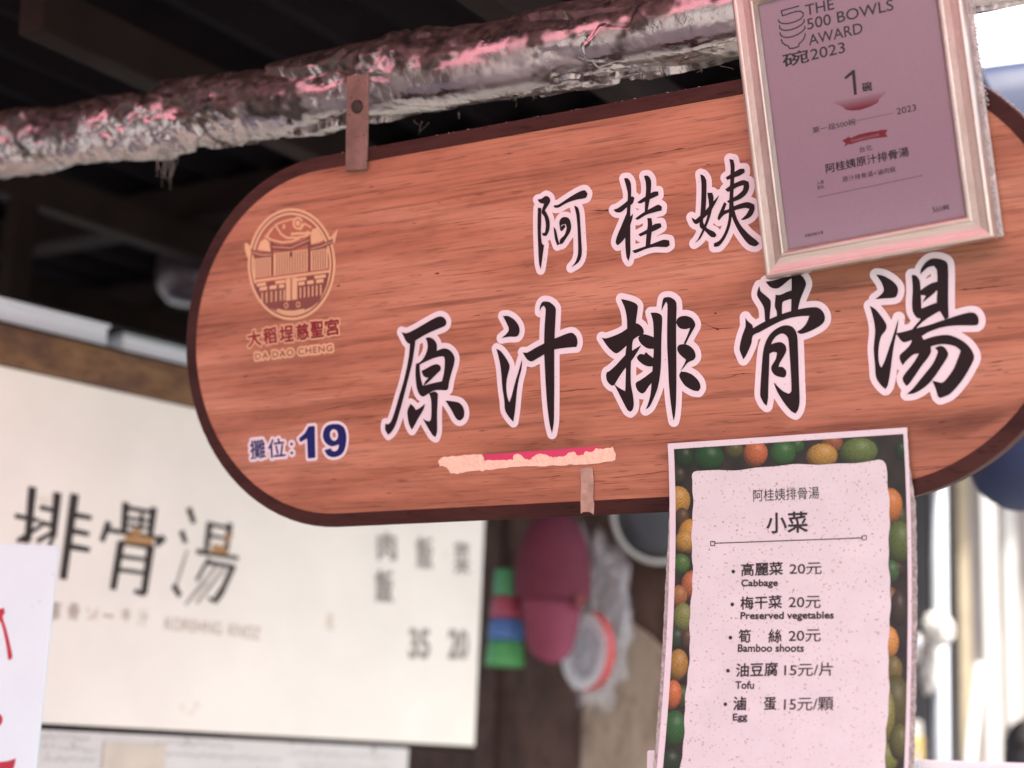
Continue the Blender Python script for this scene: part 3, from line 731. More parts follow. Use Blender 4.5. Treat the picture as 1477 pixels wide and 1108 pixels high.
write("award_title", FRP, m_ink, cert, [("THE", (1162.6, 22.9), (1203.5, 13.3), 15.6, .013), ("500 BOWLS", (1165, 43.3), (1289.3, 14.6), 16.2, .013),
      ("AWARD", (1167.3, 66.1), (1244.8, 47.9), 15.6, .013), ("碗", (1130.4, 98), (1167.4, 89.2), 19.5, .022), ("2023", (1170.2, 87.2), (1219.4, 75.9), 15.8, .013)], .0003)
ZA, ZB, ZC = (1100, 0, 6.154), (1130, 170, 5.470), (1060, 0, 2.7026)
gs = []
for pts in ([(322,55),(165,98),(178,142),(235,122),(290,105),(335,100),(362,118),(360,145),(335,172),(285,195),(230,210),(185,211),(150,200),(140,178)],
            [(150,228),(153,250),(170,265),(205,272),(250,266),(300,248),(345,222),(370,195),(368,175)], [(155,290),(160,312),(180,328),(220,335),(270,325),(320,303),(355,278),(377,252),(374,235)],
            [(165,352),(178,382),(205,402),(228,408),(238,431),(275,430),(320,414),(324,390),(352,365),(374,332),(378,300)]):
    gs += stroke_segs(FRP, pts, .00095, ZA)
V, Fc = fill(contour(*sdf_grid(gs, .0004, .003), 0.0)); obj("stacked_bowls_mark", lift(FRP, V, .0003), Fc, m_ink, cert)
obj("number_one", lift(FRP, zpoly(FRP, [(725,690),(800,622),(820,622),(838,840),(812,845),(795,662),(738,706)], ZA, False), .0006), [tuple(range(7))[::-1]], m_ink, cert)
write("bowl_word", FRP, m_ink, cert, [("碗", (1244.6, 133.2), (1258.2, 130.2), 13, .03)], .0006)
# red bowl fading upwards into the paper (a printed fade)
m_bowl = attr_mat("red_bowl_print", .6)
top = [(570,850),(640,872),(720,880),(800,875),(870,862),(940,842),(1000,818),(1090,765),(1165,700)]
bot = [(610,893),(640,918),(690,942),(712,948),(735,974),(790,984),(870,977),(960,946),(1025,912),(1036,880),(1090,832),(1140,750),(1165,700)]
def resample(P, n):
    P = np.array(P, float); s = np.r_[0, np.cumsum(np.linalg.norm(np.diff(P, axis=0), axis=1))]; t = np.linspace(0, s[-1], n)
    return np.c_[np.interp(t, s, P[:, 0]), np.interp(t, s, P[:, 1])]
T, B = resample(top, 60), resample([(570, 850)] + bot, 60); V = []; C = []; Fc = []
paper, redc = np.array(srgb(208, 173, 190)), np.array((.30, .008, .036))
for j in range(9):
    t = j/8
    for i in range(60):
        p = T[i]*(1-t) + B[i]*t; V.append(FRP.fwd(*FRP.inv(ZA[0]+p[0]/ZA[2], ZA[1]+p[1]/ZA[2]), .0003))
        y = (p[1] + .20*(p[0]-870) - 850)/110; k = min(1, max(0, y))**.8; C.append(paper*(1-k) + redc*k)
for j in range(8):
    for i in range(59): Fc.append((j*60+i, (j+1)*60+i, (j+1)*60+i+1, j*60+i+1))
obj("red_bowl", V, Fc, m_bowl, cert, col=np.array(C))
write("award_details", FRP, m_ink, cert, [("第一屆500碗", (1172.4, 193), (1234.8, 180), 9.3, .004), ("2023", (1294, 165.8), (1322, 159.4), 9.4, .01), ("台北", (1240.4, 220.6), (1258.6, 216.4), 8.6, .008)], .0003)
write("stall_name", FRP, m_ink, cert, [("阿桂姨原汁排骨湯", (1192, 250.2), (1311.6, 225), 13.6, .018)], .0003)
write("dish_names", FRP, m_ink2, cert, [("原汁排骨湯+滷肉飯", (1215.7, 263.3), (1292.4, 247.8), 8.2, .01), ("入選", (1178.4, 267), (1188.6, 265), 5.5, .01), ("菜色", (1179, 274), (1189, 272), 5.5, .01)], .0003)
write("publisher_mark", FRP, m_ink, cert, [("5öö", (1345.7, 307), (1360, 304), 8.2, .008), ("輯", (1360.5, 303.8), (1369.6, 302), 7.6, .008)], .0003)
write("caption", FRP, m_ink2, cert, [("完整得獎名單", (1161, 342.8), (1188, 337.4), 4.6, .015)], .0003)
mb = MB()
for p, q, wpx in (((1235.8, 174.2), (1290.2, 162.8), .00028), ((1179.4, 284.8), (1331, 253.2), .00035)):
    P = line_poly(FRP, p, q, wpx); obj("rule_line", lift(FRP, P, .0003), [(0, 1, 2, 3)], m_ink2, cert)
m_rib = mat("red_ribbon_print", (.34, .022, .045), .6, var=.08)
V, Fc = fill([zpoly(FRP, [(463,180),(520,148),(528,160),(600,130),(690,110),(752,103),(765,95),(825,94),(806,122),(822,152),(780,156),(700,166),(600,188),(528,212),(516,206),(480,230),(492,203)], ZB, False)])
rb = obj("ribbon", lift(FRP, V, .0003), Fc, m_rib, cert)
write("ribbon_lettering", FRP, mat("pale_pink_ink", srgb(205, 150, 165), .6), cert, [("CONGRATULATIONS", (1228, 205.4), (1268.5, 196.2), 3.6, .01)], .0006)
# glass pane
mg = bpy.data.materials.new("clear_glass"); mg.use_nodes = True; t = mg.node_tree; t.nodes.remove(t.nodes["Principled BSDF"])
fr = t.nodes.new("ShaderNodeFresnel"); fr.inputs[0].default_value = 1.34
tr = t.nodes.new("ShaderNodeBsdfTransparent"); gl = t.nodes.new("ShaderNodeBsdfGlossy"); gl.inputs["Roughness"].default_value = .08
ms = t.nodes.new("ShaderNodeMixShader"); t.links.new(fr.outputs[0], ms.inputs[0]); t.links.new(tr.outputs[0], ms.inputs[1]); t.links.new(gl.outputs[0], ms.inputs[2])
t.links.new(ms.outputs[0], t.nodes["Material Output"].inputs[0]); tr.inputs[0].default_value = (.95, .95, .95, 1)
MB().box(FR.fwd(FWD/2, FHT/2, -.0095), (FWD-2*FM-.0004, FHT-2*FM-.0004, .0012), np.array([FE, FV, NN])).obj("glass_pane", mg, award)

# ------------------------------------------------------------------ laminated side-dish menu hanging from the sign's lower edge
tl = SIGN.inv(963, 640, .006)
CS = Bent(SIGN.fwd(tl[0], tl[1], .006), UU, VV, .104, .445, 1.7)
CW, CHT = .3370, .475
menu = thing("menu_card", "laminated pink menu with a border of printed limes and oranges hanging below the sign", "menu", CS.fwd(CW/2, -CHT, .0))
def sheet(name, a0, a1, b0, b1, na, nb, h, m, parent, cols=None, smooth=True):
    A, B = np.meshgrid(np.linspace(a0, a1, na), np.linspace(b0, b1, nb)); A = A.ravel(); B = B.ravel()
    V = CS.fwd(A, B, np.full(len(A), h)); i = np.arange(na*nb).reshape(nb, na)
    Fc = np.c_[i[:-1, :-1].ravel(), i[:-1, 1:].ravel(), i[1:, 1:].ravel(), i[1:, :-1].ravel()]
    return obj(name, V, Fc[:, ::-1] if b1 < b0 else Fc, m, parent, smooth, col=cols(A, B) if cols else None)
m_card = mat("card_white", (.69, .65, .655), .35, var=.025, scale=30, dots=(300, .685, (.40, .24, .22)))
m_panel = mat("card_panel_paper", (.645, .63, .62), .36, var=.04, scale=25, dots=(300, .645, (.42, .25, .22)))
sheet("card_sheet", 0, CW, 0, -CHT, 12, 60, 0, m_card, menu)
m_lam = mat("grimy_laminate_edge", (.36, .34, .31), .45, var=.35, scale=160, bump=.5, bscale=300)
def lam(a_in, wfun, name):
    V = []; n = 110
    for k in range(n+1):
        b = -CHT*k/n
        V += [CS.fwd(a_in, b, -.0004), CS.fwd(a_in + wfun(-b), b, -.0004 + .0006*math.sin(k*1.3))]
    obj(name, V, [(2*k, 2*k+2, 2*k+3, 2*k+1) for k in range(n)], m_lam, menu)
lam(CW - .0005, lambda b: .0012 + .0062*min(1, max(0, (b-.05)/.05)) + .0012*noise.noise(Vector((b*120, 0, 0))), "laminate_edge")
lam(.0005, lambda b: -(.0006 + .0055*min(1, max(0, (b-.08)/.12))) - .0008*noise.noise(Vector((b*110, 4, 0))), "laminate_edge")
ZF, ZG = (940, 600, 3.787), (930, 780, 3.3775)
DKG, GRN, LIM, YEL, ORA, BRN, OLV = (20, 62, 22), (44, 94, 30), (98, 126, 46), (190, 148, 36), (198, 106, 36), (150, 84, 36), (86, 92, 30)
FRUIT = [(ZF, 985,150,60,52,BRN),(ZF, 790,165,45,45,GRN),(ZF, 450,185,52,48,OLV),(ZF, 178,225,52,62,DKG),(ZF, 310,230,86,74,(18, 84, 26)),(ZF, 567,205,68,72,ORA),(ZF, 715,205,72,70,(46, 110, 36)),(ZF, 930,218,86,68,YEL),
 (ZF, 1130,195,106,76,LIM),(ZF, 1362,190,32,52,DKG),(ZF, 150,330,40,50,(58, 56, 26)),(ZF, 140,465,72,82,YEL),(ZF, 165,560,40,60,(90, 70, 30)),(ZF, 208,655,66,92,(202, 150, 24)),(ZF, 155,810,50,58,(64, 118, 44)),(ZF, 222,915,60,72,(176, 108, 40)),
 (ZF, 150,975,45,40,BRN),(ZF, 1352,560,45,70,(70, 80, 30)),(ZF, 1305,490,66,96,(205, 128, 26)),(ZF, 1352,690,78,118,(88, 116, 40)),(ZF, 1310,850,46,62,(60, 104, 40)),
 (ZG, 195,5,52,52,YEL),(ZG, 178,115,44,48,(72, 120, 36)),(ZG, 222,215,46,66,(190, 110, 40)),(ZG, 165,270,44,54,(168, 112, 44)),(ZG, 185,375,52,72,(126, 142, 56)),(ZG, 150,475,46,52,(40, 76, 40)),(ZG, 205,480,30,50,(90, 70, 36)),
 (ZG, 160,605,52,78,(178, 136, 26)),(ZG, 180,760,34,60,(60, 90, 30)),(ZG, 135,750,46,72,(204, 112, 24)),(ZG, 140,915,64,90,(36, 108, 40)),(ZG, 120,1075,60,62,(26, 66, 34)),
 (ZG, 1215,140,60,40,(62, 50, 34)),(ZG, 1200,150,40,56,(60, 110, 44)),(ZG, 1190,295,46,74,(130, 90, 44)),(ZG, 1235,330,40,90,(64, 58, 36)),(ZG, 1182,498,56,84,(214, 150, 38)),(ZG, 1210,630,46,70,(120, 112, 40)),(ZG, 1142,655,48,86,(212, 158, 50)),
 (ZG, 1215,800,80,150,OLV),(ZG, 1175,860,44,140,(132, 140, 48)),(ZG, 1165,1060,70,80,(118, 138, 44)),(ZG, 1240,980,50,90,(96, 106, 40))]
FQ = []
for z, x, y, rx, ry, c in FRUIT:
    px, py = z[0] + x/z[2], z[1] + y/z[2]; q = CS.inv(px, py)
    ra = abs(CS.inv(px + rx/z[2], py)[0] - q[0]); rb_ = abs(CS.inv(px, py + ry/z[2])[1] - q[1])
    FQ.append((q, ra, rb_, np.array(srgb(*c))))
def fruit_cols(A, B):
    C = np.tile(np.array(srgb(34, 32, 24)), (len(A), 1)); C *= (1 + .35*np.sin(A*170)*np.sin(B*130))[:, None]
    gr = rng.normal(0, 1, len(A))
    for q, ra, rb_, c in FQ:
        x, y = (A - q[0])/ra, (B - q[1])/rb_; r2 = x*x + y*y; k = r2 < 1
        z = np.sqrt(np.clip(1 - r2[k], 0, 1)); sh = .22 + .95*np.clip(.30*x[k] + .42*y[k] + .75*z, 0, 1)
        hi = np.clip(.25*x[k] + .45*y[k] + .86*z, 0, 1)**28
        ph_ = rng.uniform(0, 6, 4); lo_ = .10*np.sin(A[k]*900 + ph_[0] + 3*np.sin(B[k]*700 + ph_[1])) + .08*np.sin(B[k]*1300 + ph_[2] + 2*np.sin(A[k]*500)); sp_ = np.where(gr[k] > 1.8, .40, 1.0) + lo_; C[k] = (c*.66 + c.mean()*.12)*(sh*sp_)[:, None]*(1 + .13*gr[k])[:, None] + .07*hi[:, None]
    return np.clip(C, 0, 1)
pa, pb_ = CS.inv(972.2, 648), CS.inv(1303, 626)
m_print = attr_mat("fruit_print", .35)
sheet("fruit_print", pa[0], pb_[0], (pa[1]+pb_[1])/2, -CHT + .008, 330, 465, .0004, m_print, menu, cols=fruit_cols)
# paper-coloured centre panel with rounded upper corners and a slightly wavy edge
q0, q1 = CS.inv(998, 681), CS.inv(1279.5, 663); b_top = (q0[1] + q1[1])/2
V = []; n = 120; nx_ = 24; L0, R0 = q0[0], q1[0]
for k in range(n+1):
    b = b_top - (CHT - .004 + b_top)*(k/n)**1.25; r = .009; dd = b_top - b
    ins = r - math.sqrt(max(0, r*r - (r-dd)**2)) if dd < r else 0
    wl = .0012*math.sin(b*60) + .0006*math.sin(b*210); wr = .0012*math.sin(b*55 + 1) + .0006*math.sin(b*190)
    for i in range(nx_+1):
        a = (L0 + ins + wl)*(1-i/nx_) + (R0 - ins + wr)*i/nx_
        bb = b + (.0014*math.sin(a*42 + .5) + .0007*math.sin(a*110))*(1-k/n)**8
        V.append(CS.fwd(a, bb, .0008))
panel = obj("paper_panel", V, [(k*(nx_+1)+i, (k+1)*(nx_+1)+i, (k+1)*(nx_+1)+i+1, k*(nx_+1)+i+1) for k in range(n) for i in range(nx_)], m_panel, menu, True)
m_mink = mat("menu_black_ink", (.022, .012, .014), .4, var=.1)
HT = .0012
write("menu_heading", CS, m_mink, panel, [("阿桂姨排骨湯", (1087, 723.8), (1182.2, 719.4), 17.6, -.004)], HT)
write("menu_title", CS, m_mink, panel, [("小菜", (1106.4, 769.4), (1165.4, 767.4), 29.6, .02)], HT)
gs = [segs_of(line_poly(CS, (1031.5, 783.6), (1244.5, 775.9), .0006))]
for cx_, cy_ in ((1028.5, 784), (1247, 775.7)):
    o = np.array([CS.inv(cx_+dx, cy_+dy) for dx, dy in ((-3.6,-3.6),(3.6,-3.7),(3.6,3.5),(-3.6,3.7))]); c = o.mean(0)
    gs.append(np.concatenate([segs_of(o), segs_of(c + (o-c)*.66)]))
V, Fc = fill(contour(*sdf_grid(gs, .0004, .003), 0.0)); obj("ruled_line", lift(CS, V, HT), Fc, m_mink, panel)
rows = [("dish_line", [("高麗菜", (1069.7, 831.2), (1129.5, 829), 18.6, .022), ("20元", (1139.4, 829.2), (1185.6, 828), 16.6, .010)], (1058.2, 824.4)),
        ("dish_line", [("梅干菜", (1068.6, 879.4), (1128, 877.2), 18.6, .022), ("20元", (1138, 877.3), (1184, 877.1), 17.4, .010)], (1056.7, 871.8)),
        ("dish_line", [("筍", (1066, 927.2), (1083, 926.6), 19, .022), ("絲", (1109, 927.2), (1127.6, 926.6), 19, .022), ("20元", (1138, 926), (1184, 925.2), 17.4, .010)], (1054, 919.7)),
        ("dish_line", [("油豆腐", (1062.2, 976.5), (1122, 974.8), 19.6, .022), ("15元/片", (1131.7, 975.6), (1202, 974.6), 19, .010)], (1050.5, 967.4)),
        ("dish_line", [("滷", (1058, 1024.5), (1076, 1024.3), 19.5, .022), ("蛋", (1102.4, 1024.4), (1119.6, 1023.8), 18.4, .022), ("15元/顆", (1131.2, 1025.3), (1202.5, 1024.5), 19, .010)], (1046.7, 1015.7))]
for nm_, its, (bx_, by_) in rows:
    write("dish_name", CS, m_mink, panel, its[:-1], HT); write("price", CS, m_mink, panel, its[-1:], HT); mb = MB()
    P = np.array([CS.inv(bx_ + 2.7*math.cos(t), by_ + 2.8*math.sin(t)) for t in np.linspace(0, -2*math.pi, 14, endpoint=False)])
    mb.add(lift(CS, P, HT), [tuple(range(14))]); mb.obj("bullet", m_mink, panel)
for it in (("Cabbage", (1069.7, 848.6), (1122, 848.2), 12.4, .036), ("Preserved vegetables", (1068.6, 896), (1202.6, 895.2), 13, .036),
           ("Bamboo shoots", (1064.8, 940), (1159.6, 940), 10.6, .036), ("Tofu", (1061, 993.4), (1087.6, 993.4), 10.8, .036), ("Egg", (1057.8, 1042.4), (1078.2, 1041), 12.6, .036)):
    write("english_line", CS, m_mink, panel, [it], HT)

# ------------------------------------------------------------------ foil-wrapped pipe the sign hangs from
PIPE = [(-520, 276, 50), (-160, 232, 52), (0, 212, 53), (80, 202, 53), (152, 190, 54), (265, 171, 54), (379, 152, 58), (493, 126, 61), (577, 113, 66), (690, 92, 67), (795, 75, 67), (860, 62, 67), (942, 45, 68), (1063, 18, 70), (1200, -12, 72), (1400, -50, 73), (1600, -90, 76)]
AX = []; RD = []
for x, y, hpx in PIPE:
    q = SIGN.inv(x, y, -.078); p = SIGN.fwd(q[0], q[1], -.078); dpt = (CAM - p) @ M[:, 2]
    AX.append(p); RD.append(hpx*dpt/PF*1.0)
AX = np.array(AX); RD = np.array(RD); s = np.r_[0, np.cumsum(np.linalg.norm(np.diff(AX, axis=0), axis=1))]
def fold(q, g):
    """creased sheet: the upper envelope of randomly tilted facets"""
    _, pts = noise.voronoi(q); best = -9
    for c in pts[:3]:
        h = noise.cell_vector(c*37.1 + Vector((.5, .5, .5))) - Vector((.5, .5, .5)); d = q - c
        best = max(best, h.x*.6 + 1.3*(h.y*d.x + h.z*d.y - h.x*d.z) - g*d.length_squared*.55)
    return best
NA, NR = 1050, 120
tt = np.linspace(0, s[-1], NA); C3 = np.stack([np.interp(tt, s, AX[:, k]) for k in range(3)], 1); RR = np.interp(tt, s, RD)
ker = np.hanning(61); ker /= ker.sum()
for k in range(3): C3[:, k] = np.convolve(np.pad(C3[:, k], 30, mode='reflect', reflect_type='odd'), ker, 'valid')
V = np.empty((NA, NR, 3)); FM_ = np.empty((NA, NR))
for i in range(NA):
    d = C3[min(i+1, NA-1)] - C3[max(i-1, 0)]; d /= np.linalg.norm(d); e1 = np.cross(d, [0, 1, 0]); e1 /= np.linalg.norm(e1)   # e1 roughly down/up
    if e1[2] < 0: e1 = -e1
    e2 = np.cross(d, e1)
    if e2[1] > 0: e2 = -e2                                # towards the street
    for k in range(NR):
        th = 2*math.pi*k/NR; dirn = e1*math.cos(th) + e2*math.sin(th)
        p = Vector(C3[i] + dirn*RR[i])
        n1 = noise.noise(p*6.0); n4 = noise.noise(p*120); mk = noise.noise(Vector((p.x*4.5, p.y*9, p.z*9)) + Vector((2, 7, 3)))
        if p.x < -.40: mk += min(1, (-.40-p.x)*3)*.5
        f1 = fold(Vector((p.x*5.5, p.y*12, p.z*12)), .9); f2 = fold(Vector((p.x*22, p.y*26, p.z*26)) + Vector((5, 5, 5)), .9); f3 = fold(p*62, .8)
        k2 = min(1, max(.12, .45 + 1.6*mk))
        dsp = .010*n1 + .021*f1 + .0150*f2*k2 + .0040*f3*k2 + .0004*n4 - .010
        V[i, k] = np.array(p) + dirn*dsp*.85
        up_ = math.cos(th)
        g = .85*up_ + 1.0*noise.noise(p*10 + Vector((4, 4, 4))) + .7*noise.noise(p*34) + .5*noise.noise(p*80) + .42
        if p.x < -.42: g += .15*min(1, (-.42-p.x)*4)
        FM_[i, k] = min(1, max(0, (g - .12)*2.6))
idx = np.arange(NA*NR).reshape(NA, NR); a = idx[:-1]; b = idx[1:]
Fc = np.stack([a, b, np.roll(b, -1, 1), np.roll(a, -1, 1)], -1).reshape(-1, 4)
mf = bpy.data.materials.new("crinkled_foil"); mf.use_nodes = True; t = mf.node_tree; b1 = t.nodes["Principled BSDF"]
b1.inputs["Metallic"].default_value = 1; b1.inputs["Base Color"].default_value = (.46, .41, .39, 1); b1.inputs["Roughness"].default_value = .22
b2 = t.nodes.new("ShaderNodeBsdfPrincipled"); b2.inputs["Roughness"].default_value = .7; b2.inputs["Specular IOR Level"].default_value = .2
tc = t.nodes.new("ShaderNodeTexCoord"); nz = t.nodes.new("ShaderNodeTexNoise"); nz.inputs["Scale"].default_value = 55; nz.inputs["Detail"].default_value = 6
t.links.new(tc.outputs["Object"], nz.inputs["Vector"]); rp = t.nodes.new("ShaderNodeValToRGB"); t.links.new(nz.outputs[0], rp.inputs[0])
rp.color_ramp.elements[0].color = (.011, .009, .007, 1); rp.color_ramp.elements[1].color = (.085, .062, .048, 1); rp.color_ramp.elements[0].position = .35; rp.color_ramp.elements[1].position = .72
t.links.new(rp.outputs[0], b2.inputs["Base Color"])
at_ = t.nodes.new("ShaderNodeAttribute"); at_.attribute_name = "print"; ms = t.nodes.new("ShaderNodeMixShader")
mth = t.nodes.new("ShaderNodeMath"); mth.operation = 'MULTIPLY'; mth.inputs[1].default_value = .92
t.links.new(at_.outputs["Fac"], mth.inputs[0]); t.links.new(mth.outputs[0], ms.inputs[0]); t.links.new(b1.outputs[0], ms.inputs[1]); t.links.new(b2.outputs[0], ms.inputs[2])
t.links.new(ms.outputs[0], t.nodes["Material Output"].inputs[0])
nb_ = t.nodes.new("ShaderNodeTexNoise"); nb_.inputs["Scale"].default_value = 60; nb_.inputs["Detail"].default_value = 5
t.links.new(tc.outputs["Object"], nb_.inputs["Vector"]); bp = t.nodes.new("ShaderNodeBump"); bp.inputs["Strength"].default_value = .12; bp.inputs["Distance"].default_value = .01
nr_ = t.nodes.new("ShaderNodeTexNoise"); nr_.inputs["Scale"].default_value = 14; nr_.inputs["Detail"].default_value = 3; t.links.new(tc.outputs["Object"], nr_.inputs["Vector"])
mr_ = t.nodes.new("ShaderNodeMapRange"); mr_.inputs[1].default_value = .35; mr_.inputs[2].default_value = .65; mr_.inputs[3].default_value = .15; mr_.inputs[4].default_value = .36
t.links.new(nr_.outputs[0], mr_.inputs[0]); t.links.new(mr_.outputs[0], b1.inputs["Roughness"])
mm_ = t.nodes.new("ShaderNodeMapRange"); mm_.inputs[1].default_value = .35; mm_.inputs[2].default_value = .65; mm_.inputs[3].default_value = 1.0; mm_.inputs[4].default_value = .90
t.links.new(nr_.outputs[0], mm_.inputs[0]); t.links.new(mm_.outputs[0], b1.inputs["Metallic"])
t.links.new(nb_.outputs[0], bp.inputs["Height"]); t.links.new(bp.outputs[0], b1.inputs["Normal"]); t.links.new(bp.outputs[0], b2.inputs["Normal"])
pipe = thing("foil_pipe", "crinkled silver foil wrapped pipe, grimy brown on top, running above the wooden sign", "pipe", C3[NA//2])
g = FM_.ravel(); obj("foil_wrap", V.reshape(-1, 3), Fc, mf, pipe, True, col=np.c_[g, g, g])
m_web = mat("grey_cobweb", (.16, .145, .12), .9, var=.2)
mb = MB()
for x, y, l, nn in ((245, 240, 50, 9), (238, 243, 40, 6), (600, 188, 16, 3), (738, 150, 14, 4), (765, 146, 12, 3), (1000, 112, 8, 4), (1030, 100, 10, 4), (925, 118, 10, 5), (655, 172, 10, 3), (430, 205, 8, 3)):
    for _ in range(nn):
        xx = x + random.gauss(0, 6); yy = y + random.gauss(0, 2) - 13
        q = SIGN.inv(xx, yy, -.07); p = SIGN.fwd(q[0], q[1], -.07 + random.uniform(-.02, .02)); ll = l/1000*random.uniform(.5, 1.2)
        sx = random.gauss(0, .006)
        mb.tube([p + np.array([sx*math.sin(3*k/5 + xx), 0, -ll*k/5]) for k in range(6)], [.0007*random.uniform(.5, 1.3)*(1-.1*k) for k in range(6)], 5)
mb.obj("cobweb", m_web, pipe)["kind"] = "stuff"

# ------------------------------------------------------------------ neighbouring stall on the left: cream menu board, beam, boxes
DU = np.array([.2233, .9748, 0]); DU /= np.linalg.norm(DU); ZZ = np.array([0, 0, 1.0])
BD = Plane(at(55, 1043, 3.35), DU, ZZ)
bs1 = (BD.inv(702, 765)[0] + BD.inv(683, 1040)[0])/2
bt1 = (BD.inv(0, 527)[1] + BD.inv(275, 588)[1])/2
bs0 = -.75
def slab(name, S, a0, a1, b0, b1, h, th, m, parent=None, bev=.002):
    return MB().box(S.fwd((a0+a1)/2, (b0+b1)/2, h - th/2), (a1-a0, b1-b0, th), np.array([S.u, S.v, S.n]), bev=bev).obj(name, m, parent)
m_board = mat("cream_painted_board", (.90, .88, .77), .6, var=.05, scale=4.5, dots=(9, .70, (.74, .67, .54)))
board = thing("menu_board", "cream painted menu board with faded black characters below the wooden beam", "menu board", BD.fwd((bs0+bs1)/2, 0, -.01))
slab("board_panel", BD, bs0, bs1, 0, bt1, 0, .018, m_board, board)
m_bink = mat("worn_black_paint", (.030, .022, .018), .7, var=.3, scale=30)
m_fink = mat("faded_grey_paint", (.34, .31, .27), .8, var=.2, scale=30)
m_bare = mat("bare_plywood_patch", (.42, .24, .10), .8, var=.2)
m_fink2 = mat("faded_brown_paint", (.50, .42, .34), .8, var=.2, scale=30)
ZL = (0, 660, 2.474)
def bstroke(name, items, m, h=.0012):
    gs = []
    for x0, y0, x1, y1, wz in items:
        a, b = BD.inv(ZL[0]+x0/ZL[2], ZL[1]+y0/ZL[2]), BD.inv(ZL[0]+x1/ZL[2], ZL[1]+y1/ZL[2])
        d = b-a; l = np.linalg.norm(d); d /= l; nn = np.array([-d[1], d[0]])*wz*.5/ZL[2]*3.35/PF*1.55
        gs.append(segs_of(np.array([a-nn*1.1, b-nn*.9, b+nn*.9, a+nn*1.1])))
    V, Fc = fill(contour(*sdf_grid(gs, .0012, .006), 0.0)); return obj(name, lift(BD, V, h), Fc, m, board)
bstroke("brush_character", [(115,105,98,300,20), (100,300,68,290,12), (52,208,138,225,11), (60,300,150,240,10), (205,125,188,285,20), (188,285,145,390,10), (140,178,205,192,11), (140,232,200,246,11), (130,300,198,262,11),
                            (266,130,224,435,22), (266,205,326,216,13), (258,262,318,274,13), (252,318,320,330,14)], m_bink)
bstroke("brush_character", [(448,160,440,275,18), (440,178,555,198,11), (548,178,535,280,19), (445,215,540,228,9), (505,200,500,262,11), (388,230,362,300,16), (380,258,590,292,11), (585,285,555,312,18), (432,300,402,472,20), (538,312,512,488,21),
                            (430,302,538,322,11), (425,352,530,366,10), (420,400,525,414,10), (514,488,478,476,12), (448,240,545,255,8)], m_bink)
bstroke("brush_character", [(672,180,692,235,16), (646,262,662,305,15), (618,455,642,495,16), (748,230,735,330,17), (820,235,805,340,17), (745,238,820,252,10), (742,278,812,290,9), (700,335,850,360,12), (742,375,838,390,11), (832,385,795,470,17), (795,470,765,515,18), (765,515,742,500,9), (745,360,700,440,10)], m_bink)
bstroke("faded_strokes", [(628,455,668,330,7), (770,390,680,500,8), (800,395,700,520,9), (735,440,660,525,8)], m_fink)
bstroke("worn_patch", [(445,288,545,300,20), (470,262,500,268,14)], m_bare, .0018)
bstroke("worn_patch", [(755,325,808,332,22), (805,300,825,270,14)], m_bare, .0018)
def bwrite(name, items, m, h=.0012):
    return write(name, BD, m, board, items, h)
bwrite("faded_line", [("豚", (68, 892.5), (85, 895), 25, .03), ("骨", (97, 893), (112, 895), 23, .02), ("ソ", (122, 893), (138, 896), 18, .0), ("ー", (148, 889.5), (163, 891.5), 4, .01), ("キ", (174, 896), (187, 898), 20, .02), ("汁", (197, 903), (212, 905), 25, .0), ("KOREHNG", (237, 908), (318, 916), 18, .0), ("KNOZ", (329, 917), (374, 923.5), 18, .0)], m_fink2)
bwrite("dish_column", [("肉", (545, 808), (571, 808), 40, .03), ("飯", (541, 868), (566, 869), 46, .03)], m_fink)
bwrite("dish_column", [("飯", (600, 820), (624, 821), 46, .02), ("菜", (655, 828), (677, 829), 46, .02)], m_fink)
bwrite("price_figures", [("35", (590, 948), (618, 949), 40, .05), ("20", (647, 949), (674, 950), 40, .05)], m_fink)
# lower white board
bl1 = BD.inv(590, 1095)[0]
m_lboard = mat("white_lower_board", (.66, .66, .62), .6, var=.07, scale=6, dots=(30, .68, (.42, .40, .35)))
lower = thing("notice_board", "white notice board with small faded writing under the cream menu board", "notice board", BD.fwd(0, -.7, -.01))
slab("board_panel", BD, bs0, bl1, -.70, -.0125, -.002, .016, m_lboard, lower)
slab("shadow_gap_strip", BD, bs0, bs1, -.0120, -.0005, -.004, .012, m_dark, lower, 0)  # near-black strip put in as the shade of the gap between boards
mb = MB(); m_scr = mat("faded_grey_marks", (.42, .42, .39), .8)
for x0, x1, y0 in ((62, 130, 1062), (62, 140, 1078), (64, 138, 1094), (225, 330, 1070), (240, 400, 1088), (420, 560, 1086), (430, 560, 1102)):
    x = x0; mb = MB()
    while x < x1:
        l = random.uniform(3, 8); P = line_poly(BD, (x, y0 + (x-x0)*.05), (x + l, y0 + (x-x0)*.05 + random.uniform(-5, 5)), .0016); mb.add(lift(BD, P, .0005), [(0, 1, 2, 3)]); x += l + random.uniform(2, 5)
    mb.obj("faded_line", m_scr, lower)
slab("notice_paper", BD, BD.inv(150, 1070)[0], BD.inv(240, 1075)[0], -.12, -.030, .0016, .002, mat("yellowed_paper", (.62, .57, .46), .7, var=.1), lower, 0)
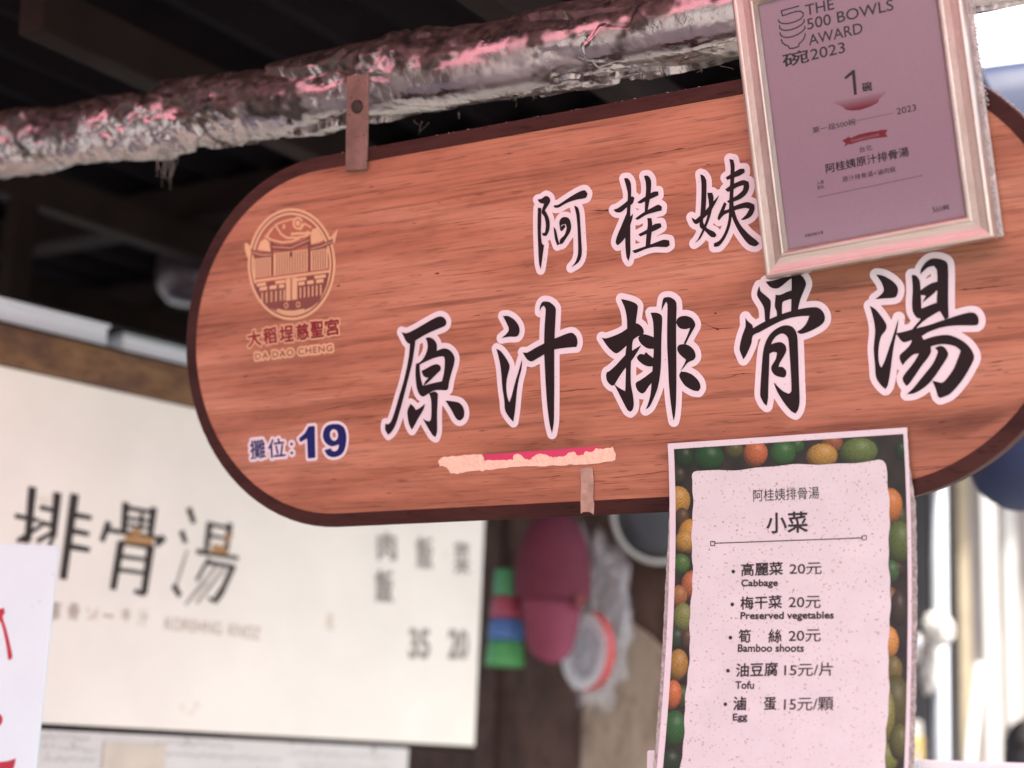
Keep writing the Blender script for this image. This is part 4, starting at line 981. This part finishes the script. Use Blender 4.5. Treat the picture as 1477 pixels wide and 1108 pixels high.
# beam over the board
m_beam = grain_mat("old_amber_beam", [(.10, .05, .036), (.21, .115, .052), (.29, .17, .075)], 3, 14, 14, 90, rough=.7, axis='Y')
bt2 = (BD.inv(0, 455)[1] + BD.inv(275, 545)[1])/2
beam = thing("wooden_beam", "old brown wooden beam running above the cream menu board", "beam", BD.fwd(0, bt1 + .004, 0))
slab("timber", BD, bs0, bs1 + .5, bt1 + .003, bt2, .014, .07, m_beam, beam, .004)
slab("metal_capping", BD, bs0, bs1 + .5, bt2 + .001, bt2 + .004, .016, .074, m_dark, beam, 0)
m_foam = mat("white_foam", (.86, .91, .95), .6, var=.03)
m_teal = mat("grey_green_plastic", (.42, .50, .50), .4, var=.1)
def topbox(name, x0, x1, xm, y_top, m, lab, cat, rimmat):
    s0, s1 = BD.inv(x0, 520)[0], BD.inv(x1, 540)[0]; tp = BD.inv(xm, y_top)[1]
    t = thing(name, lab, cat, BD.fwd((s0+s1)/2, bt2 + .0045, -.09))
    hgt = tp - bt2 - .005
    MB().box(BD.fwd((s0+s1)/2, bt2 + .005 + hgt*.42, -.11), (s1-s0, hgt*.84, .17), np.array([BD.u, BD.v, BD.n]), bev=.006).obj("box_body", m, t)
    MB().box(BD.fwd((s0+s1)/2, bt2 + .005 + hgt*.92, -.11), (s1-s0+.006, hgt*.16, .178), np.array([BD.u, BD.v, BD.n]), bev=.004).obj("lid", rimmat, t)
topbox("foam_box", -120, 160, 90, 446, m_foam, "white foam box standing on the beam at the photo's left edge", "box", m_foam)
topbox("plastic_crate", 184, 330, 235, 488, m_foam, "pale grey-green box on the beam beside the sign's rounded left end", "box", m_teal)
p0, p1 = at(33, 445, 3.9), at(27, 200, 3.9)
b = MB().box((p0 + p1)/2 + [0, 0, .0], (.045, .06, p1[2]-p0[2] + .35), bev=.004)
rebase(tag(b.obj("roof_post", m_raft), "dark square post rising from behind the beam towards the roof", "post"))
m_pale = mat("pale_pole", (.66, .58, .52), .6, var=.1)
m_tan2 = mat("tan_timber", (.74, .54, .38), .7, var=.15)
def pole(name, x0, y0, x1, y1, d, r, m, lab, cat):
    a, b = at(x0, y0, d), at(x1, y1, d*1.01); o = MB().tube([a + (b-a)*k/6 for k in range(7)], r, 14).obj(name, m, None, True); rebase(tag(o, lab, cat))
pole("timber_pole", 45, 297, 225, 300, 6.2, .055, m_tan2, "tan round timber lying under the foil pipe left of the sign", "pole")
pole("light_tube", 158, 333, 284, 322, 5.6, .027, m_pale, "thin pale tube hanging in the dark below the tan timber", "tube")
pole("short_pole", 40, 345, 150, 340, 6.0, .036, m_raft, "dim brown pole in the shade left of the pale tube", "pole")
pole("grey_pole", 285, 256, 430, 240, 5.6, .038, mat("grey_pole_paint", (.20, .18, .18), .6), "grey pole end seen between the pipe and the sign's curved corner", "pole")
pole("shelf_rail", -60, 300, 20, 303, 6.0, .045, m_pale, "pale grey rail in the shade behind the dark post", "rail")
m_steel = mat("brushed_steel", (.62, .60, .60), .28, metal=1, var=.05)
m_pot = mat("dark_plum_enamel", (.035, .022, .030), .32, var=.1)
pot = thing("cooking_pot", "round dark pot glinting pink in the dark beside the sign's left end", "pot", at(272, 440, 4.6))
pc = at(272, 395, 4.6)
MB().lathe(pc - [0, 0, .085], [(0, 0), (.053, .004), (.080, .035), (.089, .08), (.085, .125), (.077, .148), (.082, .155), (.077, .155)], n=36).obj("pot_body", m_pot, pot, True)
MB().lathe(pc + [0, 0, .0715], [(.077, 0), (.050, .018), (.012, .036), (.010, .034), (.014, .040), (0, .044)], n=28).obj("lid", m_pot, pot, True)

# white hand-lettered board at the left edge
WP = at(52, 1108, 2.72); fwdh = np.array([M[0, 2], M[1, 2], 0]); fwdh /= np.linalg.norm(fwdh); wu = np.array([-fwdh[1], fwdh[0], 0])
wv = np.cross(fwdh, wu); WS = Plane(WP, wu, (0, 0, 1.0))
wt = WS.inv(40, 785)
ws = thing("white_placard", "white placard with red brush strokes cut off by the photo's left edge", "sign", WS.fwd(-.2, -.25, -.006))
slab("placard_panel", WS, -.38, -.000, -.25, wt[1], 0, .008, mat("white_paint", (.66, .80, .81), .5, var=.02, dots=(40, .72, (.45, .45, .42))), ws, .002)
pp = WS.fwd(-.19, -.2, -.03)
MB().box((pp[0], pp[1], (pp[2]+wt[1]-.05)/2), (.035, .035, pp[2]+wt[1]-.05), bev=.003).obj("support_stake", m_raft, ws)
m_rpaint = mat("red_brush_paint", (.44, .012, .036), .5, var=.1)
mb = MB()
for pts in ([(-12,885),(-6,880),(6,877),(7,884),(4,890),(10,910),(18,945),(17,951),(12,952),(9,930),(2,900),(-6,890)], [(-6,1030),(1,1031),(4,1037),(1,1046),(-6,1048)], [(-20,1108),(-4,1100),(10,1098),(23,1094),(21,1104),(17,1116),(-20,1118)]):
    P = spline(np.array([WS.inv(*p) for p in pts]), 4)[::-1]; obj("red_stroke", lift(WS, P, .0006), [tuple(range(len(P)))], m_rpaint, ws)

# ------------------------------------------------------------------ cabinet wall with hung things under the sign
m_cab = grain_mat("dark_red_brown_ply", [(.060, .034, .025), (.10, .060, .045), (.145, .088, .066)], 3, 6, 10, 40, rough=.7, axis='Z')
WY = at(800, 900, 4.62)[1]
def onY(x, y, Y):
    q = ray(x, y); return CAM + q*((Y - CAM[1])/q[1])
xL, xR = onY(560, 1000, WY)[0], onY(985, 900, WY)[0]
cab = thing("cabinet", "dark brown plywood cabinet side behind the maroon cap", "cabinet", ((xL+xR)/2, WY + .2, 0))
MB().box(((xL+xR)/2, WY + .2, 1.32), (xR-xL, .4, 2.64), bev=.004).obj("cabinet_panel", m_cab, cab)
MB().box((onY(712, 900, WY)[0], WY - .012, 1.9), (.05, .022, 1.4), bev=.003).obj("corner_batten", m_cab, cab)
m_tanp = grain_mat("tan_cardboard", [(.30, .24, .18), (.37, .30, .225), (.43, .35, .27)], 3, 5, 8, 30, rough=.85, axis='Z', knots=False)
PL = Plane(onY(840, 1108, WY - .03), (1, 0, 0), (0, 0, 1))
P = np.array([PL.inv(*p) for p in [(838,1140),(842,1040),(846,1000),(880,935),(905,895),(935,915),(965,945),(975,1140)]])
V = np.r_[lift(PL, P, .008), lift(PL, P, -.008)]; k = len(P)
panel2 = rebase(tag(obj("cardboard_panel", V, [tuple(range(k))[::-1], tuple(range(k, 2*k))] + [(i, (i+1) % k, k+(i+1) % k, k+i) for i in range(k)], m_tanp), "tan cardboard panel leaning on the dark cabinet beside the menu card", "panel"))
DC = 4.40; SCL = DC/PF
# cap
m_cap = mat("maroon_cloth", (.12, .018, .038), .85, var=.12, scale=20, bump=.15, bscale=400)
m_capb = mat("maroon_brim_cloth", (.22, .045, .08), .85, var=.1, scale=20)
cc = at(797, 832, DC); rx, rz = 56*SCL, 92*SCL
VW = M[:, 2]*1.0                                     # from scene towards the viewer
vh = np.array([VW[0], VW[1], 0]); vh /= np.linalg.norm(vh); rt = np.array([-vh[1], vh[0], 0])
capt = thing("baseball_cap", "maroon baseball cap hung crown up on the dark cabinet", "cap", at(797, 972, DC))
V = []; Fc = []; nu, nv = 40, 24
for j in range(nv+1):
    t = math.pi*(j/nv)*.62
    for i in range(nu):
        p_ = 2*math.pi*i/nu
        r = math.sin(t)**.85 if t < math.pi/2 else 1 - .12*(t/math.pi*2-1)
        seam = 1 - .018*max(0, 1-abs(math.sin(p_*3))*9)
        V.append(cc + np.array([0, 0, 1])*(rz*math.cos(t)) + seam*r*(rt*rx*math.cos(p_) + vh*.085*math.sin(p_)))
for j in range(nv):
    for i in range(nu): Fc.append((j*nu+i, (j+1)*nu+i, (j+1)*nu+(i+1) % nu, j*nu+(i+1) % nu))
obj("crown", V, Fc, m_cap, capt, True)
MB().lathe(cc + [0, 0, rz - .001], [(.009, 0), (.008, .004), (0, .006)], n=14).obj("top_button", m_capb, capt, True)
V = []; Fc = []; nb1, nb2 = 20, 10
for j in range(nb2+1):
    t = j/nb2
    for i in range(nb1+1):
        a_ = -1 + 2*i/nb1; wid = 43*SCL*(1-.10*t); y0 = -rz*.30; drop = 100*SCL*t*(1 - .30*a_*a_*t)
        V.append(cc + rt*(wid*a_*math.sqrt(1 - .35*t*a_*a_)) + np.array([0, 0, y0 - drop]) + vh*(.058*math.sqrt(1-.8*a_*a_) + .060*t*(1-.8*a_*a_)))
for j in range(nb2):
    for i in range(nb1): q = j*(nb1+1)+i; Fc.append((q, q+1, q+nb1+2, q+nb1+1))
br = obj("brim", V, Fc, m_capb, capt, True); md = br.modifiers.new("thick", 'SOLIDIFY'); md.thickness = .004
V, Fc = fill([np.array([(-.012, -.014), (.010, -.020), (.016, .008), (.004, .02), (-.012, .010)])])
obj("faded_badge", [cc + rt*(rx*.70 + x) + vh*(.068 - x*.9) + np.array([0, 0, y - .065]) for x, y in V], Fc, mat("orange_stitching", (.16, .035, .03), .8), capt)
# striped canister
cs = thing("striped_canister", "upright canister banded green, red, blue and green beside the maroon cap", "canister", at(733, 963, DC + .05))
zs = [(822, 860, 21, 22, (.07, .30, .12)), (861, 892, 23, 24.5, (.40, .07, .11)), (893, 924, 24, 26, (.09, .20, .48)), (925, 962, 25.5, 28, (.10, .42, .13))]
for k, (y0, y1, r0, r1, c) in enumerate(zs):
    xm = 733 - (y0-822)*.05
    a, b = at(xm, y1, DC + .05), at(xm + 2, y0, DC + .05); hh = np.linalg.norm(b-a)
    MB().lathe(a, [(0, .001), (r1*SCL, .001), (r1*SCL*1.03, .006), (r0*SCL, hh - .005), (r0*SCL*.96, hh - .001), (0, hh - .001)], n=28).obj("colour_band", mat("band_%d" % k, c, .45, var=.06), cs, True)
# clear plastic bag
mbag = bpy.data.materials.new("clear_plastic_film"); mbag.use_nodes = True; t = mbag.node_tree; b1 = t.nodes["Principled BSDF"]; b1.inputs["Base Color"].default_value = (.80, .80, .82, 1); b1.inputs["Roughness"].default_value = .18
tr = t.nodes.new("ShaderNodeBsdfTransparent"); ms = t.nodes.new("ShaderNodeMixShader"); ms.inputs[0].default_value = .17
t.links.new(tr.outputs[0], ms.inputs[1]); t.links.new(b1.outputs[0], ms.inputs[2]); t.links.new(ms.outputs[0], t.nodes["Material Output"].inputs[0])
def crumple(name, c, r, m, amp, fr_, lab=None, cat=None, sub=4, parent=None, par_label=None):
    bm = bmesh.new(); bmesh.ops.create_icosphere(bm, subdivisions=sub, radius=1)
    for q in bm.verts:
        d = q.co.normalized(); k = 1 + amp*(abs(noise.noise(d*fr_))*1.6 - .5) + amp*.5*noise.noise(d*fr_*2.7)
        q.co = Vector((d.x*r[0], d.y*r[1], d.z*r[2]))*k + Vector(c)
    bm.verts.index_update(); V = [q.co[:] for q in bm.verts]; Fc = [[q.index for q in f.verts] for f in bm.faces]; bm.free()
    o = obj(name, V, Fc, m, parent, True)
    if lab: rebase(tag(o, lab, cat))
    return o
crumple("plastic_bag", at(864, 893, DC + .03), (.088, .07, .215), mbag, .42, 3.0, "crumpled clear plastic bag hanging right of the maroon cap, round the tape roll", "plastic bag", sub=5)
# roll of tape
m_wt = mat("white_plastic", (.74, .75, .78), .4, var=.03); m_rt = mat("red_tape", (.50, .07, .07), .4, var=.08)
rc = at(848, 940, DC - .03); axr = vh*.56 - rt*.83; axr = axr/np.linalg.norm(axr)
roll = thing("tape_roll", "roll of red and white tape showing at the front of the clear plastic bag", "tape roll", rc - [0, 0, 57*SCL])
R1 = 56*SCL
MB().lathe(rc, [(R1*.97, -.014), (R1, -.010), (R1, .010), (R1*.97, .014)], axr, 44).obj("tape_face", m_rt, roll, True)
MB().lathe(rc, [(R1*.97, .0142), (R1*.80, .0155), (R1*.66, .0150), (R1*.64, .010), (R1*.64, -.0150), (R1*.97, -.0142)], axr, 44).obj("core_ring", m_wt, roll, True)
MB().lathe(rc, [(R1*.635, -.006), (R1*.3, -.004), (0, -.004)], axr, 36).obj("core_disc", mat("translucent_white", (.60, .62, .66), .4), roll, True)
# pan
pan = thing("frying_pan", "dark grey round pan hung on the cabinet partly behind the menu card", "pan", at(940, 830, DC + .03))
pcn = at(955, 738, DC + .03); axp = vh*.92 + np.array([0, 0, -.25]) + rt*.2
MB().lathe(pcn, [(0, .030), (.085, .030), (.098, .026), (.125, .0), (.128, -.003)], axp, 48).obj("pan_body", mat("dark_pan_metal", (.045, .048, .055), .35, metal=.6, var=.1), pan, True)
MB().lathe(pcn, [(.1275, -.0045), (.140, -.002), (.143, .004), (.140, .008), (.1285, .004)], axp, 48).obj("pan_rim", mat("pan_rim_metal", (.36, .36, .34), .4, metal=.4), pan, True)
MB().tube([pcn + np.array([0, 0, .13]), pcn + np.array([.01, .01, .30])], .011, 12).obj("handle", m_dark, pan, True)

# ------------------------------------------------------------------ ledge at the bottom right
LY = .075
pz = onY(1400, 1094.5, LY); lx0 = onY(937, 1085, LY)[0]
ledge = thing("white_counter", "white metal counter edge along the bottom right behind the menu card", "counter", (lx0 + .6, LY + .2, 0))
m_led = mat("white_enamel", (.80, .78, .77), .3, var=.03)
MB().box((lx0 + .6, LY + .2, pz[2] - .016), (1.2, .42, .026), bev=.003).obj("counter_top", m_led, ledge)
MB().box((lx0 + .6, LY + .22, pz[2]/2 - .017), (1.16, .36, pz[2] - .034), bev=.003).obj("counter_body", m_led, ledge)
crumple("plastic_wrap", onY(1308, 1112, LY - .03), (.020, .012, .036), mbag, .6, 3, "scrap of crumpled plastic film at the counter's front edge beside the menu card", "plastic film")

# ------------------------------------------------------------------ street on the right
m_wall = mat("pale_stucco", (.36, .325, .29), .85, var=.08, scale=1.5, bump=.2, bscale=40)
fac = thing("street_building", "pale stucco building across the lane behind the white pipes", "building", (6.2, 9.6, 0))
MB().box((5.3, 10.6, 3.0), (13.0, 2.0, 6.0), bev=.02).obj("wall", m_wall, fac)
for x in (5.2, 7.2, 9.2):
    fr_ = MB().box((x, 9.575, 1.9), (1.1, .05, 1.5), bev=.01).obj("window", mat("window_frame_grey", (.30, .30, .31), .5), fac)
    MB().box((x, 9.545, 1.9), (.98, .012, 1.38)).obj("pane", mat("dark_window_glass", (.03, .032, .038), .1), fr_)
m_wp = mat("white_pvc", (.64, .68, .72), .4, var=.03); m_cr = mat("cream_timber", (.46, .38, .26), .7, var=.08); m_wp2 = mat("off_white_paint", (.62, .60, .56), .6, var=.04)
m_gb = mat("grey_beige_panel", (.34, .30, .27), .7, var=.06)
def upright(name, x0, x1, ytop, d, m, lab, cat, lean=0, boxy=True, yb=1100):
    p = at((x0+x1)/2, yb, d); q = at((x0+x1)/2 + lean, ytop, d); wd_ = (x1-x0)*d/PF
    p = p + (p - q)*(p[2]/max(.05, (q[2]-p[2]))) if False else np.array([p[0], p[1], 0.02])
    if boxy: o = MB().box((p + q)/2, (wd_, wd_*.6, q[2]-p[2]), np.array([rt, -vh, [0, 0, 1]]), bev=wd_*.08).obj(name, m)
    else: o = MB().tube([p, (p+q)/2, q], wd_/2, 16).obj(name, m, None, True)
    rebase(tag(o, lab, cat)); return o
upright("drain_pipe", 1342, 1364, 640, 5.2, m_wp, "white round pipe standing just right of the menu card", "pipe", boxy=False)
upright("cream_plank", 1382, 1398, 600, 5.6, m_cr, "cream timber plank upright behind the white pipe", "plank")
upright("white_post", 1416, 1438, 600, 5.4, m_wp2, "thick off-white post below the navy tarpaulin", "post")
upright("panel_board", 1446, 1466, 600, 6.0, m_wp2, "off-white board upright at the photo's right edge", "board")
upright("beige_screen", 1366, 1500, 560, 6.6, m_gb, "grey beige screen standing behind the off-white post", "screen")
upright("dark_cupboard", 1290, 1338, 700, 6.4, mat("dark_grey_paint", (.045, .042, .045), .6, var=.15), "dark grey cupboard beside the menu card's right edge", "cupboard")
a = at(1398, 1100, 5.0); b = at(1413, 960, 5.3)
rebase(tag(MB().tube([a - (b-a)*2.2, a, b], .017, 12).obj("leaning_pole", m_wp2, None, True), "white pole leaning between the cream plank and the off-white post", "pole"))
crumple("white_bag", at(1352, 908, 5.0), (.05, .045, .055), m_wp2, .25, 2, "white plastic bag tied to the round pipe", "bag")
crumple("white_cloth", at(1340, 960, 5.05), (.03, .03, .085), m_wp2, .3, 2, "white cloth hanging under the bag on the pipe", "cloth")
potr = thing("steel_bowl", "round steel bowl at the menu card's right edge", "bowl", at(1322, 955, 5.6))
MB().lathe(at(1322, 932, 5.6), [(0, .02), (.03, .018), (.055, 0), (.058, -.012), (.054, -.012)], vh, 28).obj("bowl_shell", m_steel, potr, True)
upright("yellow_box", 1296, 1330, 1062, 5.4, mat("yellow_carton", (.60, .42, .14), .6, var=.08), "yellow carton low beside the menu card's right edge", "carton")
upright("white_carton", 1298, 1328, 1040, 5.9, m_wp2, "white carton standing behind the yellow carton", "carton")
# navy tarpaulin: a puffed hanging sheet
m_nv = mat("navy_tarpaulin", (.010, .022, .075), .55, var=.15, scale=6)
DN = 3.3; out_ = [(1398,100),(1440,94),(1520,88),(1640,110),(1680,300),(1660,560),(1600,690),(1540,728),(1480,738),(1445,732),(1412,705),(1394,655),(1380,560),(1376,400),(1380,220)]
P = spline(out_, 6); c0_ = P.mean(0); V = []; Fc = []; n = len(P); lv = 9
for s_ in (1, -1):
    for j in range(lv):
        t = j/(lv-1)
        for p in P:
            x, y = c0_ + (p - c0_)*math.cos(t*math.pi/2); V.append(at(x, y, DN) + vh*s_*(.13*math.sin(t*math.pi/2) + .012*math.sin(y/30 + x/50)*t))
for s_ in range(2):
    for j in range(lv-1):
        for i in range(n):
            q = (s_*lv + j)*n; f = (q+i, q+(i+1) % n, q+n+(i+1) % n, q+n+i); Fc.append(f if s_ == 0 else f[::-1])
rebase(tag(obj("navy_tarpaulin", V, Fc, m_nv, None, True), "navy blue tarpaulin bulging out behind the sign's right end", "tarpaulin"))
# white awning farther up the lane
m_wa = mat("white_awning_cloth", (.82, .84, .84), .7, var=.02, trans=.4)
V = [at(1340, 125, 4.6), at(1620, 100, 4.9), at(1640, -160, 6.5), at(1330, -140, 6.2)]; V += [p + np.array([0, 0, .012]) for p in V]
rebase(tag(obj("white_awning", V, [(0, 1, 2, 3), (7, 6, 5, 4), (0, 4, 5, 1), (1, 5, 6, 2), (2, 6, 7, 3), (3, 7, 4, 0)], m_wa), "white cloth awning in the bright sky above the navy tarpaulin", "awning"))
# passer-by: only the dark hair shows at the corner
hp = at(1484, 1086, 5.6); H_ = hp[2] + .11
pr = thing("person", "person with dark hair whose head shows at the photo's bottom right corner", "person", (hp[0], hp[1], 0))
me = bpy.data.meshes.new("body"); k_ = H_/1.70
J = [(0,0,.93),(0,0,1.12),(0,0,1.36),(0,.01,1.46),(0,0,1.58),(-.19,0,1.38),(-.25,.03,1.12),(-.24,-.05,.88),(-.24,-.08,.79),(.19,0,1.38),(.25,.03,1.12),(.24,-.05,.88),(.24,-.08,.79),(-.10,0,.86),(-.11,-.01,.48),(-.11,.03,.09),(-.11,-.12,.04),(.10,0,.86),(.11,-.01,.48),(.11,.03,.09),(.11,-.12,.04),(0,0,1.63)]
E_ = [(0,1),(1,2),(2,3),(3,4),(2,5),(5,6),(6,7),(7,8),(2,9),(9,10),(10,11),(11,12),(0,13),(13,14),(14,15),(15,16),(0,17),(17,18),(18,19),(19,20),(4,21)]
RR_ = [.14,.13,.14,.055,.095,.06,.045,.035,.03,.06,.045,.035,.03,.10,.065,.045,.04,.10,.065,.045,.04,.085]
me.from_pydata([(x*k_, y*k_, z*k_) for x, y, z in J], E_, []); bo = bpy.data.objects.new("body", me); COL.objects.link(bo); bo.parent = pr
sk = bo.modifiers.new("skin", 'SKIN'); lay = me.skin_vertices[0].data if me.skin_vertices else None
if lay is None:
    bpy.context.view_layer.objects.active = bo; me.skin_vertices.new() if hasattr(me.skin_vertices, "new") else None; lay = me.skin_vertices[0].data
for i, r in enumerate(RR_): lay[i].radius = (r*k_, r*k_)
lay[0].use_root = True; bo.modifiers.new("sub", 'SUBSURF').levels = 2; bo.modifiers["sub"].render_levels = 2
me.materials.append(mat("dark_clothing", (.03, .03, .035), .8))
hb = crumple("hair", (hp[0], hp[1] + .015, hp[2] + .005), (.088, .102, .112), mat("black_hair", (.010, .007, .007), .45, bump=.4, bscale=200), .05, 6, sub=4, parent=pr)
